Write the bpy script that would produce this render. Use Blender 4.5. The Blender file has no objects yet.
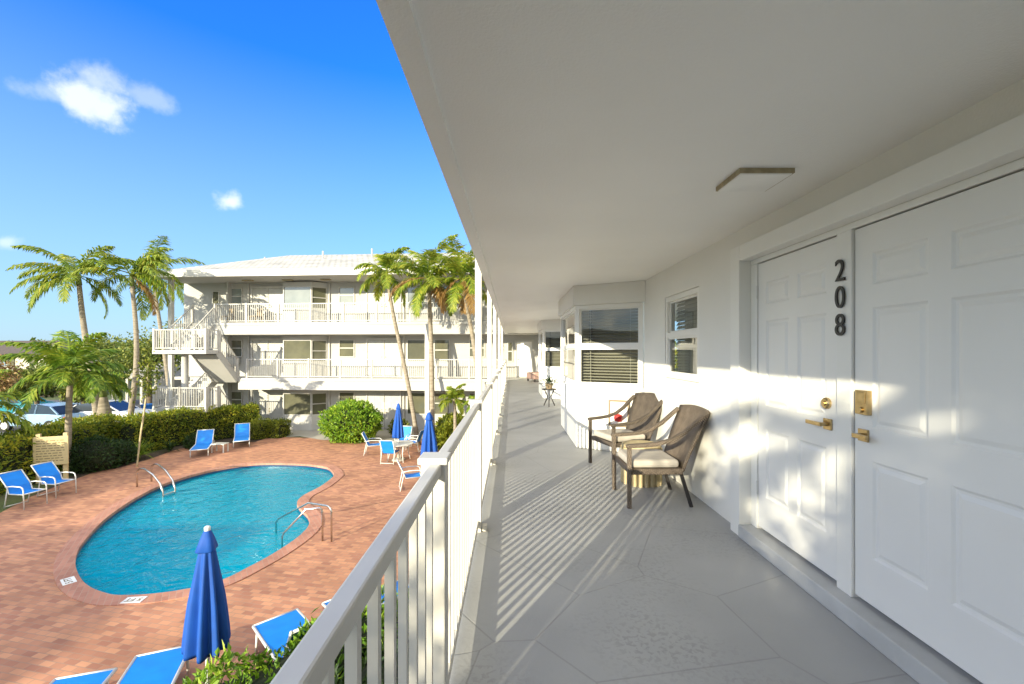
import bpy, bmesh, math, random
from mathutils import Vector, Matrix
from mathutils import noise as mnoise
R = math.radians
F, CX, HY, EYE, G = 440.0, 511.5, 352.0, 1.46, -3.1
V = Vector
SC = bpy.context.scene
COL = SC.collection
AZ, EL = R(30.3), R(14.2)                       # light travels towards (sin AZ, cos AZ)


def gp(x, y, z=G):
    Y = (EYE - z) * F / (y - HY)
    return V(((x - CX) * Y / F, Y, z))


def at(x, y, Y):
    return V(((x - CX) * Y / F, Y, EYE + (HY - y) * Y / F))


# ------------------------------------------------------------------ materials
class NT:
    def __init__(s, m):
        m.use_nodes = True
        s.t = m.node_tree
        s.t.nodes.clear()

    def n(s, typ, ins=None, **kw):
        nd = s.t.nodes.new(typ)
        for k, v in kw.items():
            setattr(nd, k, v)
        for k, v in (ins or {}).items():
            sk = nd.inputs[k]
            if isinstance(v, bpy.types.NodeSocket):
                s.t.links.new(v, sk)
            else:
                sk.default_value = v
        return nd

    def link(s, a, b):
        s.t.links.new(a, b)


def rgba(c):
    return (c[0], c[1], c[2], 1.0)


def ramp(nt, fac, stops):
    r = nt.n('ShaderNodeValToRGB', {'Fac': fac})
    e = r.color_ramp.elements
    while len(e) > 1:
        e.remove(e[-1])
    e[0].position, e[0].color = stops[0][0], rgba(stops[0][1])
    for p, c in stops[1:]:
        k = e.new(p)
        k.color = rgba(c)
    return r.outputs['Color']


def pm(name, col, rough=.5, col2=None, scale=3.0, bump=0.0, bscale=60.0, metal=0.0, spec=.5, detail=5.0, bdist=.01, stretch=(1, 1, 1)):
    m = bpy.data.materials.new(name)
    nt = NT(m)
    tc = nt.n('ShaderNodeTexCoord')
    mp = nt.n('ShaderNodeMapping', {'Vector': tc.outputs['Object'], 'Scale': stretch})
    if col2 is None:
        col2 = tuple(c * .86 for c in col)
    nz = nt.n('ShaderNodeTexNoise', {'Vector': mp.outputs[0], 'Scale': scale, 'Detail': detail})
    c = ramp(nt, nz.outputs['Fac'], [(.35, col2), (.65, col)])
    b = nt.n('ShaderNodeBsdfPrincipled', {'Base Color': c, 'Roughness': rough, 'Metallic': metal, 'Specular IOR Level': spec})
    if bump:
        n2 = nt.n('ShaderNodeTexNoise', {'Vector': mp.outputs[0], 'Scale': bscale, 'Detail': 4.0})
        bp = nt.n('ShaderNodeBump', {'Height': n2.outputs['Fac'], 'Strength': bump, 'Distance': bdist})
        nt.link(bp.outputs[0], b.inputs['Normal'])
    o = nt.n('ShaderNodeOutputMaterial')
    nt.link(b.outputs[0], o.inputs[0])
    return m


def leafmat(name, stops, trans=.35, rough=.5):
    m = bpy.data.materials.new(name)
    nt = NT(m)
    ge = nt.n('ShaderNodeNewGeometry')
    tc = nt.n('ShaderNodeTexCoord')
    nz = nt.n('ShaderNodeTexNoise', {'Vector': tc.outputs['Object'], 'Scale': 1.1, 'Detail': 2.0})
    mx = nt.n('ShaderNodeMath', {0: ge.outputs['Random Per Island'], 1: nz.outputs['Fac']}, operation='ADD')
    hf = nt.n('ShaderNodeMath', {0: mx.outputs[0], 1: .5}, operation='MULTIPLY')
    c = ramp(nt, hf.outputs[0], stops)
    b = nt.n('ShaderNodeBsdfPrincipled', {'Base Color': c, 'Roughness': rough, 'Specular IOR Level': .35})
    t = nt.n('ShaderNodeBsdfTranslucent', {'Color': c})
    s = nt.n('ShaderNodeMixShader', {0: trans, 1: b.outputs[0], 2: t.outputs[0]})
    o = nt.n('ShaderNodeOutputMaterial')
    nt.link(s.outputs[0], o.inputs[0])
    return m


def glassmat(name, tint, ior=1.5, boost=1.0):
    m = bpy.data.materials.new(name)
    nt = NT(m)
    fr = nt.n('ShaderNodeFresnel', {'IOR': ior})
    k = nt.n('ShaderNodeMath', {0: fr.outputs[0], 1: boost}, operation='MULTIPLY', use_clamp=True)
    t = nt.n('ShaderNodeBsdfTransparent', {'Color': rgba(tint)})
    tc = nt.n('ShaderNodeTexCoord')
    nz = nt.n('ShaderNodeTexNoise', {'Vector': tc.outputs['Object'], 'Scale': 2.2, 'Detail': 1.0})
    bp = nt.n('ShaderNodeBump', {'Height': nz.outputs['Fac'], 'Strength': .04, 'Distance': .02})
    g = nt.n('ShaderNodeBsdfGlossy', {'Color': (1, 1, 1, 1), 'Roughness': .01, 'Normal': bp.outputs[0]})
    s = nt.n('ShaderNodeMixShader', {0: k.outputs[0], 1: t.outputs[0], 2: g.outputs[0]})
    o = nt.n('ShaderNodeOutputMaterial')
    nt.link(s.outputs[0], o.inputs[0])
    return m


M = {}
M['stucco'] = pm('white_stucco', (.80, .785, .74), .75, (.77, .755, .71), 1.3, .25, 90, bdist=.006)
M['trim'] = pm('white_trim_paint', (.82, .805, .76), .42, (.79, .775, .73), 2.0, .05, 30)
M['door'] = pm('white_door_paint', (.82, .805, .77), .36, (.79, .775, .74), 1.5, .04, 25)
M['ceil'] = pm('white_ceiling_paint', (.87, .86, .83), .5, (.82, .81, .78), .8, .3, 110, bdist=.006)
M['rail'] = pm('white_railing_paint', (.66, .63, .57), .38, (.62, .59, .53), 4.0, .06, 40)
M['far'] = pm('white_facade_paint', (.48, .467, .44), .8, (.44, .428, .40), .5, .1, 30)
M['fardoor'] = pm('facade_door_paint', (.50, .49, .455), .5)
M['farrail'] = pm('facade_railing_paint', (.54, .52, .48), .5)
M['brass'] = pm('aged_brass', (.62, .47, .25), .28, (.50, .37, .19), 30, metal=1.0)
M['black'] = pm('black_numeral_paint', (.018, .018, .018), .4)
M['dark'] = pm('dark_interior', (.10, .092, .07), .9)
M['interior'] = pm('room_interior', (.34, .31, .23), .9, (.26, .24, .18), .8)
M['blind'] = pm('beige_blind_slats', (.50, .48, .42), .6)
M['gap'] = pm('door_gap_shade', (.02, .02, .02), .9)  # near-black colour standing in for shade in the door gaps
M['glass'] = glassmat('window_glass', (.86, .88, .84), 1.5, 1.25)
M['bronze'] = pm('bronze_light_frame', (.42, .35, .22), .5, (.30, .25, .15), 20, metal=.3)
M['lens'] = pm('white_light_lens', (.90, .89, .86), .35)
M['wicker_dark'] = None
M['cushion'] = pm('oatmeal_cushion', (.50, .455, .40), .9, (.44, .40, .35), 12, .3, 300, bdist=.002)
M['cushion_grey'] = pm('grey_cushion', (.30, .32, .34), .9, (.25, .27, .29), 12, .3, 300, bdist=.002)
M['reed'] = pm('pale_reed_poles', (.60, .50, .30), .6, (.42, .33, .18), 6, .3, 30, stretch=(4, 4, .6))
M['darkmetal'] = pm('dark_iron', (.035, .03, .028), .5)
M['pink'] = pm('dusty_pink_fabric', (.50, .33, .28), .9)
M['whitefab'] = pm('white_fabric', (.80, .79, .77), .9)
M['red'] = pm('red_paint', (.55, .03, .03), .5)
M['browntrim'] = pm('brown_wood_trim', (.28, .21, .13), .6)
M['sling'] = pm('blue_sling_fabric', (.003, .23, .74), .55, (.003, .19, .66), 5, .2, 400, bdist=.002)
M['umb'] = pm('royal_blue_canvas', (.002, .075, .38), .7, (.002, .06, .31), 4, .15, 200, bdist=.003)
M['frame'] = pm('white_aluminium', (.72, .71, .67), .35)
M['steel'] = pm('polished_steel', (.62, .60, .56), .18, metal=1.0)
M['plaster'] = pm('pool_plaster', (.66, .84, .86), .6, (.58, .78, .82), .7, .1, 20)
M['tileband'] = pm('dark_blue_waterline_tile', (.02, .06, .14), .3)
M['concrete'] = pm('beige_concrete', (.45, .41, .35), .85, (.38, .35, .29), .6, .15, 30)
M['sill'] = pm('pale_grey_sill_paint', (.52, .52, .51), .6, (.44, .44, .43), 4, .2, 40)
M['asphalt'] = pm('asphalt', (.11, .11, .115), .9, (.085, .085, .09), 2, .2, 60)
M['trunk'] = pm('grey_palm_bark', (.34, .29, .22), .9, (.22, .18, .13), 3, .6, 14, bdist=.02, stretch=(1, 1, 5))
M['bark'] = pm('brown_bark', (.16, .12, .08), .9, (.10, .075, .05), 5, .6, 20, bdist=.02)
M['shaft'] = pm('green_crownshaft', (.22, .26, .06), .6, (.15, .20, .05), 4)
M['dark_core'] = pm('hedge_core', (.022, .03, .010), 1.0, (.014, .02, .007), 4)  # dark inner core that blocks light through the leaves
M['sign'] = pm('tan_sign_board', (.66, .52, .27), .7, (.60, .47, .24), 8)
M['signink'] = pm('brown_sign_engraving', (.22, .16, .08), .8)
M['roof'] = pm('white_roof_tile', (.52, .50, .45), .85, (.45, .43, .39), 5, .6, 12, bdist=.03)
M['brownroof'] = pm('brown_shingles', (.10, .075, .06), .9, (.07, .055, .045), 6, .5, 20)
M['housewall'] = pm('pale_house_wall', (.60, .56, .48), .85)
M['tanwall'] = pm('tan_house_wall', (.48, .32, .18), .85)
M['carwhite'] = pm('white_car_paint', (.74, .75, .76), .2)
M['carblue'] = pm('pale_blue_car_paint', (.30, .44, .60), .2)
M['carteal'] = pm('teal_car_paint', (.03, .25, .32), .2)
M['carglass'] = pm('dark_car_glass', (.03, .04, .05), .06)
M['tyre'] = pm('tyre_rubber', (.02, .02, .02), .8)
M['acgrey'] = pm('grey_metal_box', (.42, .42, .40), .6)
M['tabletop'] = pm('pale_table_top', (.66, .64, .58), .3)
M['blueplastic'] = pm('blue_plastic', (.01, .14, .42), .5)
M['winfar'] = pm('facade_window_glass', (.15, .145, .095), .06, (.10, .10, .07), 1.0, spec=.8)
M['winsky'] = pm('facade_glass_sky_tint', (.26, .28, .27), .05, (.20, .22, .22), 1.0, spec=.9)  # base colour lightened to stand for reflected sky
M['palm_a'] = leafmat('palm_leaflets', [(.15, (.08, .16, .018)), (.42, (.20, .28, .03)), (.68, (.38, .40, .05)), (.88, (.62, .50, .09))], .42)
M['palm_b'] = leafmat('palm_leaflets_deep', [(.15, (.055, .13, .016)), (.45, (.18, .29, .03)), (.8, (.40, .42, .05))], .4)
M['palm_dry'] = leafmat('dry_palm_leaflets', [(.2, (.24, .13, .04)), (.8, (.42, .27, .10))], .25)
M['hedge'] = leafmat('hedge_leaves', [(.2, (.06, .11, .014)), (.45, (.19, .25, .022)), (.7, (.42, .40, .035)), (.9, (.62, .48, .06))], .35)
M['bush'] = leafmat('bush_leaves', [(.2, (.06, .14, .014)), (.5, (.18, .33, .025)), (.8, (.40, .50, .05))], .3)
M['lowbush'] = leafmat('yellow_green_leaves', [(.2, (.07, .11, .012)), (.5, (.19, .22, .02)), (.85, (.34, .33, .04))], .3)
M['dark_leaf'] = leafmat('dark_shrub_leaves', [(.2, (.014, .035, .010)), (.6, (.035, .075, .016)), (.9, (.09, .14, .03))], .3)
M['tree_leaf'] = leafmat('far_tree_leaves', [(.2, (.05, .085, .016)), (.5, (.14, .18, .03)), (.8, (.33, .32, .06))], .3)


def mat_wicker(name, c1, c2, c3):
    m = bpy.data.materials.new(name)
    nt = NT(m)
    tc = nt.n('ShaderNodeTexCoord')
    mp = nt.n('ShaderNodeMapping', {'Vector': tc.outputs['Object'], 'Rotation': (R(35), R(20), R(45))})
    w1 = nt.n('ShaderNodeTexWave', {'Vector': mp.outputs[0], 'Scale': 24.0, 'Distortion': 1.2, 'Detail': 1.0}, bands_direction='X')
    w2 = nt.n('ShaderNodeTexWave', {'Vector': mp.outputs[0], 'Scale': 24.0, 'Distortion': 1.2, 'Detail': 1.0}, bands_direction='Y')
    mul = nt.n('ShaderNodeMath', {0: w1.outputs['Fac'], 1: w2.outputs['Fac']}, operation='MULTIPLY')
    nz = nt.n('ShaderNodeTexNoise', {'Vector': tc.outputs['Object'], 'Scale': 14.0, 'Detail': 4.0})
    nh = nt.n('ShaderNodeMath', {0: nz.outputs['Fac'], 1: .55}, operation='MULTIPLY')
    ad = nt.n('ShaderNodeMath', {0: mul.outputs[0], 1: nh.outputs[0]}, operation='ADD')
    hf = nt.n('ShaderNodeMath', {0: ad.outputs[0], 1: .55}, operation='MULTIPLY')
    c = ramp(nt, hf.outputs[0], [(.15, c1), (.45, c2), (.85, c3)])
    bp = nt.n('ShaderNodeBump', {'Height': mul.outputs[0], 'Strength': .7, 'Distance': .006})
    b = nt.n('ShaderNodeBsdfPrincipled', {'Base Color': c, 'Roughness': .6, 'Normal': bp.outputs[0], 'Specular IOR Level': .3})
    o = nt.n('ShaderNodeOutputMaterial')
    nt.link(b.outputs[0], o.inputs[0])
    return m


M['wicker'] = mat_wicker('brown_wicker', (.07, .055, .042), (.25, .195, .15), (.42, .34, .27))
M['wicker_dark'] = mat_wicker('dark_brown_wicker', (.05, .04, .032), (.17, .135, .105), (.32, .26, .205))


def mat_floor():
    m = bpy.data.materials.new('grey_scored_floor_coating')
    nt = NT(m)
    tc = nt.n('ShaderNodeTexCoord')
    P = tc.outputs['Object']
    flat = nt.n('ShaderNodeMapping', {'Vector': P, 'Scale': (1, 1, 0), 'Location': (.37, .21, 0)})
    wz = nt.n('ShaderNodeTexNoise', {'Vector': flat.outputs[0], 'Scale': 1.5, 'Detail': 2.0})
    vo = nt.n('ShaderNodeTexVoronoi', {'Vector': flat.outputs[0], 'Scale': 1.25, 'Randomness': .9}, feature='DISTANCE_TO_EDGE', voronoi_dimensions='2D')
    line = nt.n('ShaderNodeMapRange', {'Value': vo.outputs['Distance'], 'From Min': .0, 'From Max': .009, 'To Min': 1.0, 'To Max': 0.0})
    big = nt.n('ShaderNodeTexNoise', {'Vector': flat.outputs[0], 'Scale': 1.3, 'Detail': 3.0})
    patch = nt.n('ShaderNodeMapRange', {'Value': big.outputs['Fac'], 'From Min': .47, 'From Max': .66})
    kn = nt.n('ShaderNodeTexNoise', {'Vector': flat.outputs[0], 'Scale': 38.0, 'Detail': 5.0, 'Distortion': .6})
    kn2 = nt.n('ShaderNodeMapRange', {'Value': kn.outputs['Fac'], 'From Min': .50, 'From Max': .60})
    spot = nt.n('ShaderNodeMath', {0: patch.outputs[0], 1: kn2.outputs[0]}, operation='MULTIPLY')
    base = ramp(nt, wz.outputs['Fac'], [(.3, (.345, .345, .343)), (.7, (.41, .41, .405))])
    c1 = nt.n('ShaderNodeMixRGB', {0: 0.0, 1: base, 2: (.19, .185, .18, 1)})
    fs = nt.n('ShaderNodeMath', {0: spot.outputs[0], 1: .38}, operation='MULTIPLY')
    nt.link(fs.outputs[0], c1.inputs[0])
    c2 = nt.n('ShaderNodeMixRGB', {0: 0.0, 1: c1.outputs[0], 2: (.17, .165, .16, 1)})
    fl = nt.n('ShaderNodeMath', {0: line.outputs[0], 1: .38}, operation='MULTIPLY')
    nt.link(fl.outputs[0], c2.inputs[0])
    hgt = nt.n('ShaderNodeMath', {0: kn.outputs['Fac'], 1: line.outputs[0]}, operation='SUBTRACT')
    bp = nt.n('ShaderNodeBump', {'Height': hgt.outputs[0], 'Strength': .35, 'Distance': .004})
    b = nt.n('ShaderNodeBsdfPrincipled', {'Base Color': c2.outputs[0], 'Roughness': .55, 'Normal': bp.outputs[0], 'Specular IOR Level': .4})
    o = nt.n('ShaderNodeOutputMaterial')
    nt.link(b.outputs[0], o.inputs[0])
    return m


M['floor'] = mat_floor()


def mat_brick(name, a, b_, mort, rot, bw=.21, rh=.105, ms=.006):
    m = bpy.data.materials.new(name)
    nt = NT(m)
    tc = nt.n('ShaderNodeTexCoord')
    mp = nt.n('ShaderNodeMapping', {'Vector': tc.outputs['Object'], 'Rotation': (0, 0, R(rot))})
    br = nt.n('ShaderNodeTexBrick', {'Vector': mp.outputs[0], 'Color1': rgba(a), 'Color2': rgba(b_), 'Mortar': rgba(mort), 'Scale': 1.0,
                                     'Mortar Size': ms, 'Brick Width': bw, 'Row Height': rh, 'Bias': 0.0})
    nz = nt.n('ShaderNodeTexNoise', {'Vector': tc.outputs['Object'], 'Scale': 1.1, 'Detail': 5.0})
    hs = nt.n('ShaderNodeMapRange', {'Value': nz.outputs['Fac'], 'From Min': .3, 'From Max': .7, 'To Min': .8, 'To Max': 1.14})
    mul = nt.n('ShaderNodeMixRGB', {0: 1.0, 1: br.outputs['Color'], 2: hs.outputs[0]}, blend_type='MULTIPLY')
    bp = nt.n('ShaderNodeBump', {'Height': br.outputs['Fac'], 'Strength': .4, 'Distance': -.006})
    b = nt.n('ShaderNodeBsdfPrincipled', {'Base Color': mul.outputs[0], 'Roughness': .8, 'Normal': bp.outputs[0], 'Specular IOR Level': .3})
    o = nt.n('ShaderNodeOutputMaterial')
    nt.link(b.outputs[0], o.inputs[0])
    return m


M['brick'] = mat_brick('red_brick_pavers', (.56, .275, .155), (.35, .155, .10), (.34, .21, .145), 12)
M['coping'] = mat_brick('red_coping_bricks', (.50, .24, .165), (.40, .185, .13), (.44, .27, .20), 55)


M['roof'] = mat_brick('white_roof_tile_courses', (.46, .44, .40), (.38, .365, .33), (.24, .23, .21), 0, .34, .38, .03)


def mat_ground():
    m = bpy.data.materials.new('grass_and_soil')
    nt = NT(m)
    tc = nt.n('ShaderNodeTexCoord')
    n1 = nt.n('ShaderNodeTexNoise', {'Vector': tc.outputs['Object'], 'Scale': .25, 'Detail': 6.0})
    c = ramp(nt, n1.outputs['Fac'], [(.35, (.06, .085, .022)), (.55, (.09, .11, .03)), (.7, (.12, .09, .05))])
    n2 = nt.n('ShaderNodeTexNoise', {'Vector': tc.outputs['Object'], 'Scale': 9.0, 'Detail': 5.0})
    bp = nt.n('ShaderNodeBump', {'Height': n2.outputs['Fac'], 'Strength': .8, 'Distance': .05})
    b = nt.n('ShaderNodeBsdfPrincipled', {'Base Color': c, 'Roughness': .95, 'Normal': bp.outputs[0]})
    o = nt.n('ShaderNodeOutputMaterial')
    nt.link(b.outputs[0], o.inputs[0])
    return m


M['ground'] = mat_ground()
M['mulch'] = pm('dark_mulch', (.10, .07, .05), .95, (.05, .035, .025), 8, .8, 30, bdist=.03)


def mat_water():
    m = bpy.data.materials.new('pool_water')
    nt = NT(m)
    tc = nt.n('ShaderNodeTexCoord')
    n1 = nt.n('ShaderNodeTexNoise', {'Vector': tc.outputs['Object'], 'Scale': 2.1, 'Detail': 3.0, 'Distortion': .8})
    n2 = nt.n('ShaderNodeTexNoise', {'Vector': tc.outputs['Object'], 'Scale': 6.5, 'Detail': 2.0, 'Distortion': .5})
    a = nt.n('ShaderNodeMath', {0: n2.outputs['Fac'], 1: .3}, operation='MULTIPLY')
    h = nt.n('ShaderNodeMath', {0: n1.outputs['Fac'], 1: a.outputs[0]}, operation='ADD')
    bp = nt.n('ShaderNodeBump', {'Height': h.outputs[0], 'Strength': .8, 'Distance': .08})
    fr = nt.n('ShaderNodeFresnel', {'IOR': 1.33, 'Normal': bp.outputs[0]})
    t = nt.n('ShaderNodeBsdfTransparent', {'Color': (.22, .90, .96, 1)})
    df = nt.n('ShaderNodeBsdfDiffuse', {'Color': (.0, .40, .55, 1)})
    bd = nt.n('ShaderNodeMixShader', {0: .54, 1: t.outputs[0], 2: df.outputs[0]})
    g = nt.n('ShaderNodeBsdfGlossy', {'Color': (.72, .88, .95, 1), 'Roughness': .03, 'Normal': bp.outputs[0]})
    s = nt.n('ShaderNodeMixShader', {0: fr.outputs[0], 1: bd.outputs[0], 2: g.outputs[0]})
    ab = nt.n('ShaderNodeVolumeAbsorption', {'Color': (.05, .80, .92, 1), 'Density': .22})
    o = nt.n('ShaderNodeOutputMaterial')
    nt.link(s.outputs[0], o.inputs['Surface'])
    nt.link(ab.outputs[0], o.inputs['Volume'])
    return m


M['water'] = mat_water()

# ------------------------------------------------------------------ mesh building
MW = {}


class MB:
    def __init__(s):
        s.v, s.f, s.mi = [], [], []
        s.cur = 0

    def add(s, vs, fs):
        o = len(s.v)
        s.v.extend([tuple(p) for p in vs])
        for f in fs:
            s.f.append([i + o for i in f])
            s.mi.append(s.cur)
        return s

    def box(s, x0, x1, y0, y1, z0, z1, mtx=None):
        vs = [V((x, y, z)) for z in (z0, z1) for y in (y0, y1) for x in (x0, x1)]
        if mtx is not None:
            vs = [mtx @ p for p in vs]
        return s.add(vs, [(0, 2, 3, 1), (4, 5, 7, 6), (0, 1, 5, 4), (2, 6, 7, 3), (0, 4, 6, 2), (1, 3, 7, 5)])

    def bar(s, p, q, w, h, up=V((0, 0, 1))):
        p, q = V(p), V(q)
        d = (q - p).normalized()
        a = d.cross(up)
        if a.length < 1e-4:
            a = d.cross(V((1, 0, 0)))
        a.normalize()
        b = a.cross(d).normalized()
        vs = [c + a * sx * w / 2 + b * sz * h / 2 for c in (p, q) for sz in (-1, 1) for sx in (-1, 1)]
        return s.add(vs, [(0, 1, 3, 2), (4, 6, 7, 5), (0, 4, 5, 1), (2, 3, 7, 6), (0, 2, 6, 4), (1, 5, 7, 3)])

    def tube(s, pts, r, n=8, caps=True):
        pts = [V(p) for p in pts]
        k = len(pts)
        rs = r if isinstance(r, (list, tuple)) else [r] * k
        a = None
        vs = []
        for i in range(k):
            d = (pts[min(i + 1, k - 1)] - pts[max(i - 1, 0)]).normalized()
            if a is None:
                a = d.cross(V((0, 0, 1)))
                if a.length < 1e-3:
                    a = d.cross(V((1, 0, 0)))
            else:
                a = a - d * a.dot(d)
            a.normalize()
            b = d.cross(a)
            for j in range(n):
                t = 2 * math.pi * j / n
                vs.append(pts[i] + (a * math.cos(t) + b * math.sin(t)) * rs[i])
        fs = [(i * n + j, i * n + (j + 1) % n, (i + 1) * n + (j + 1) % n, (i + 1) * n + j) for i in range(k - 1) for j in range(n)]
        if caps:
            fs += [tuple(range(n - 1, -1, -1)), tuple(range((k - 1) * n, k * n))]
        return s.add(vs, fs)

    def lathe(s, prof, c=(0, 0, 0), n=20, mod=None):
        c = V(c)
        vs = []
        for (r, z) in prof:
            for j in range(n):
                t = 2 * math.pi * j / n
                rr = r * (mod(t, z) if mod else 1)
                vs.append(c + V((rr * math.cos(t), rr * math.sin(t), z)))
        k = len(prof)
        fs = [(i * n + j, i * n + (j + 1) % n, (i + 1) * n + (j + 1) % n, (i + 1) * n + j) for i in range(k - 1) for j in range(n)]
        fs += [tuple(range(n - 1, -1, -1)), tuple(range((k - 1) * n, k * n))]
        return s.add(vs, fs)

    def prism(s, poly, z0, z1):
        n = len(poly)
        vs = [(p[0], p[1], z0) for p in poly] + [(p[0], p[1], z1) for p in poly]
        fs = [tuple(range(n - 1, -1, -1)), tuple(range(n, 2 * n))] + [(i, (i + 1) % n, n + (i + 1) % n, n + i) for i in range(n)]
        return s.add(vs, fs)

    def xprism(s, prof, x0, x1):                     # profile in (y, z) extruded along x
        n = len(prof)
        vs = [(x0, p[0], p[1]) for p in prof] + [(x1, p[0], p[1]) for p in prof]
        fs = [tuple(range(n)), tuple(range(2 * n - 1, n - 1, -1))] + [((i + 1) % n, i, n + i, n + (i + 1) % n) for i in range(n)]
        return s.add(vs, fs)

    def build(s, name, mat, parent=None, world=False, smooth=False, bevel=0.0, sub=0):
        me = bpy.data.meshes.new(name)
        vs = s.v
        if world and parent is not None:
            inv = MW[parent.name].inverted()
            vs = [tuple(inv @ V(p)) for p in vs]
        me.from_pydata(vs, [], s.f)
        for m in (mat if isinstance(mat, (list, tuple)) else [mat]):
            me.materials.append(m)
        if isinstance(mat, (list, tuple)):
            me.polygons.foreach_set('material_index', s.mi)
        if smooth:
            me.polygons.foreach_set('use_smooth', [True] * len(me.polygons))
        me.update()
        o = bpy.data.objects.new(name, me)
        COL.objects.link(o)
        if parent is not None:
            o.parent = parent
            MW[o.name] = MW[parent.name]
        else:
            MW[o.name] = Matrix()
        if bevel:
            b = o.modifiers.new('bevel', 'BEVEL')
            b.width = bevel
            b.segments = 2
            b.limit_method = 'ANGLE'
        if sub:
            b = o.modifiers.new('sub', 'SUBSURF')
            b.levels = b.render_levels = sub
        return o


def tag(o, label=None, cat=None, group=None, kind=None):
    for k, v in (('label', label), ('category', cat), ('group', group), ('kind', kind)):
        if v:
            o[k] = v
    return o


def thing(name, label, cat, loc=(0, 0, 0), rz=0.0, group=None):
    o = bpy.data.objects.new(name, None)
    COL.objects.link(o)
    o.empty_display_size = .2
    o.location = loc
    o.rotation_euler = (0, 0, rz)
    MW[o.name] = Matrix.Translation(V(loc)) @ Matrix.Rotation(rz, 4, 'Z')
    return tag(o, label, cat, group)


def dup(root, loc, rz, label, group=None):
    r = root.copy()
    COL.objects.link(r)
    r.location = loc
    r.rotation_euler = (0, 0, rz)
    r['label'] = label
    if group:
        r['group'] = group

    def kids(src, dst):
        for ch in list(src.children):
            c = ch.copy()
            COL.objects.link(c)
            c.parent = dst
            kids(ch, c)
    kids(root, r)
    return r


def text_mesh(name, txt, size, mtx, mat, parent, ext=.002, bold=0.0):
    cu = bpy.data.curves.new(name + '_c', 'FONT')
    cu.body = txt
    cu.size = size
    cu.extrude = ext
    cu.offset = bold
    cu.align_x = 'CENTER'
    cu.align_y = 'CENTER'
    tmp = bpy.data.objects.new('tmp', cu)
    COL.objects.link(tmp)
    bpy.context.view_layer.update()
    me = bpy.data.meshes.new_from_object(tmp.evaluated_get(bpy.context.evaluated_depsgraph_get()))
    bpy.data.objects.remove(tmp)
    bpy.data.curves.remove(cu)
    me.transform(MW[parent.name].inverted() @ mtx)
    me.materials.clear()
    me.materials.append(mat)
    me.name = name
    o = bpy.data.objects.new(name, me)
    COL.objects.link(o)
    o.parent = parent
    return o


def fill(mb, outer, holes, z):
    bm = bmesh.new()
    for loop in [outer] + holes:
        vs = [bm.verts.new((p[0], p[1], z)) for p in loop]
        for i in range(len(vs)):
            bm.edges.new((vs[i], vs[(i + 1) % len(vs)]))
    bmesh.ops.triangle_fill(bm, use_beauty=True, use_dissolve=False, edges=bm.edges[:])
    for f in bm.faces:
        f.normal_update()
        if f.normal.z < 0:
            f.normal_flip()
    bm.verts.index_update()
    mb.add([v.co[:] for v in bm.verts], [[v.index for v in f.verts] for f in bm.faces])
    bm.free()


# ------------------------------------------------------------------ camera, sun, sky
cam = bpy.data.cameras.new('camera')
cam.sensor_width = 36
cam.lens = F / 1024 * 36
cam.shift_x = .5 / 1024
cam.shift_y = 10 / 1024
cam.clip_start = .02
cam.clip_end = 3000
co = bpy.data.objects.new('camera', cam)
COL.objects.link(co)
co.location = (0, 0, EYE)
co.rotation_euler = (R(90), 0, 0)
SC.camera = co

su = bpy.data.lights.new('sun', 'SUN')
su.energy = 2.85
su.angle = R(.45)
su.color = (1.0, .89, .74)
so = bpy.data.objects.new('sun', su)
COL.objects.link(so)
so.rotation_euler = (R(90) - EL, 0, -AZ)
so.location = (-20, -30, 15)

w = bpy.data.worlds.new('World')
SC.world = w
nt = NT(w)
sky = nt.n('ShaderNodeTexSky', sky_type='NISHITA')
sky.sun_disc = False
sky.sun_elevation = EL
sky.sun_rotation = math.pi + AZ
sky.air_density = 1.0
sky.dust_density = .5
sky.ozone_density = 10.0
hsv = nt.n('ShaderNodeHueSaturation', {'Hue': .509, 'Saturation': 1.04, 'Value': 1.2, 'Color': sky.outputs[0]})
geo = nt.n('ShaderNodeTexCoord')
DIR = geo.outputs['Generated']
cnz = nt.n('ShaderNodeTexNoise', {'Vector': DIR, 'Scale': 17.0, 'Detail': 7.0, 'Roughness': .58})
off = nt.n('ShaderNodeMath', {0: cnz.outputs['Fac'], 1: .5}, operation='SUBTRACT')
acc = None
for (px, py, rx, rz_, op) in ((92, 98, 40, 18, .62), (50, 93, 34, 9, .25), (100, 82, 24, 20, .4), (232, 202, 19, 9, .62), (5, 242, 12, 8, .35), (150, 97, 26, 10, .25)):
    d = V(((px - CX) / F, 1, (HY - py) / F)).normalized()
    az = math.atan2(d.x, d.y)
    ra, rb = rx / F * d.y * .8, rz_ / F * d.y
    dv = nt.n('ShaderNodeVectorMath', {0: DIR, 1: d}, operation='SUBTRACT')
    rt = nt.n('ShaderNodeVectorRotate', {'Vector': dv.outputs[0], 'Center': (0, 0, 0), 'Axis': (0, 0, 1), 'Angle': az})
    scl = nt.n('ShaderNodeVectorMath', {0: rt.outputs[0], 1: (1 / ra, 0.0, 1 / rb)}, operation='MULTIPLY')
    ln = nt.n('ShaderNodeVectorMath', {0: scl.outputs[0]}, operation='LENGTH')
    wob = nt.n('ShaderNodeMath', {0: off.outputs[0], 1: 3.2}, operation='MULTIPLY')
    sm = nt.n('ShaderNodeMath', {0: ln.outputs['Value'], 1: wob.outputs[0]}, operation='ADD')
    mr = nt.n('ShaderNodeMapRange', {'Value': sm.outputs[0], 'From Min': .15, 'From Max': 1.3, 'To Min': op, 'To Max': 0.0}, interpolation_type='SMOOTHSTEP')
    if acc is None:
        acc = mr.outputs[0]
    else:
        acc = nt.n('ShaderNodeMath', {0: acc, 1: mr.outputs[0]}, operation='MAXIMUM').outputs[0]
hx = nt.n('ShaderNodeSeparateXYZ', {0: DIR})
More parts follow.
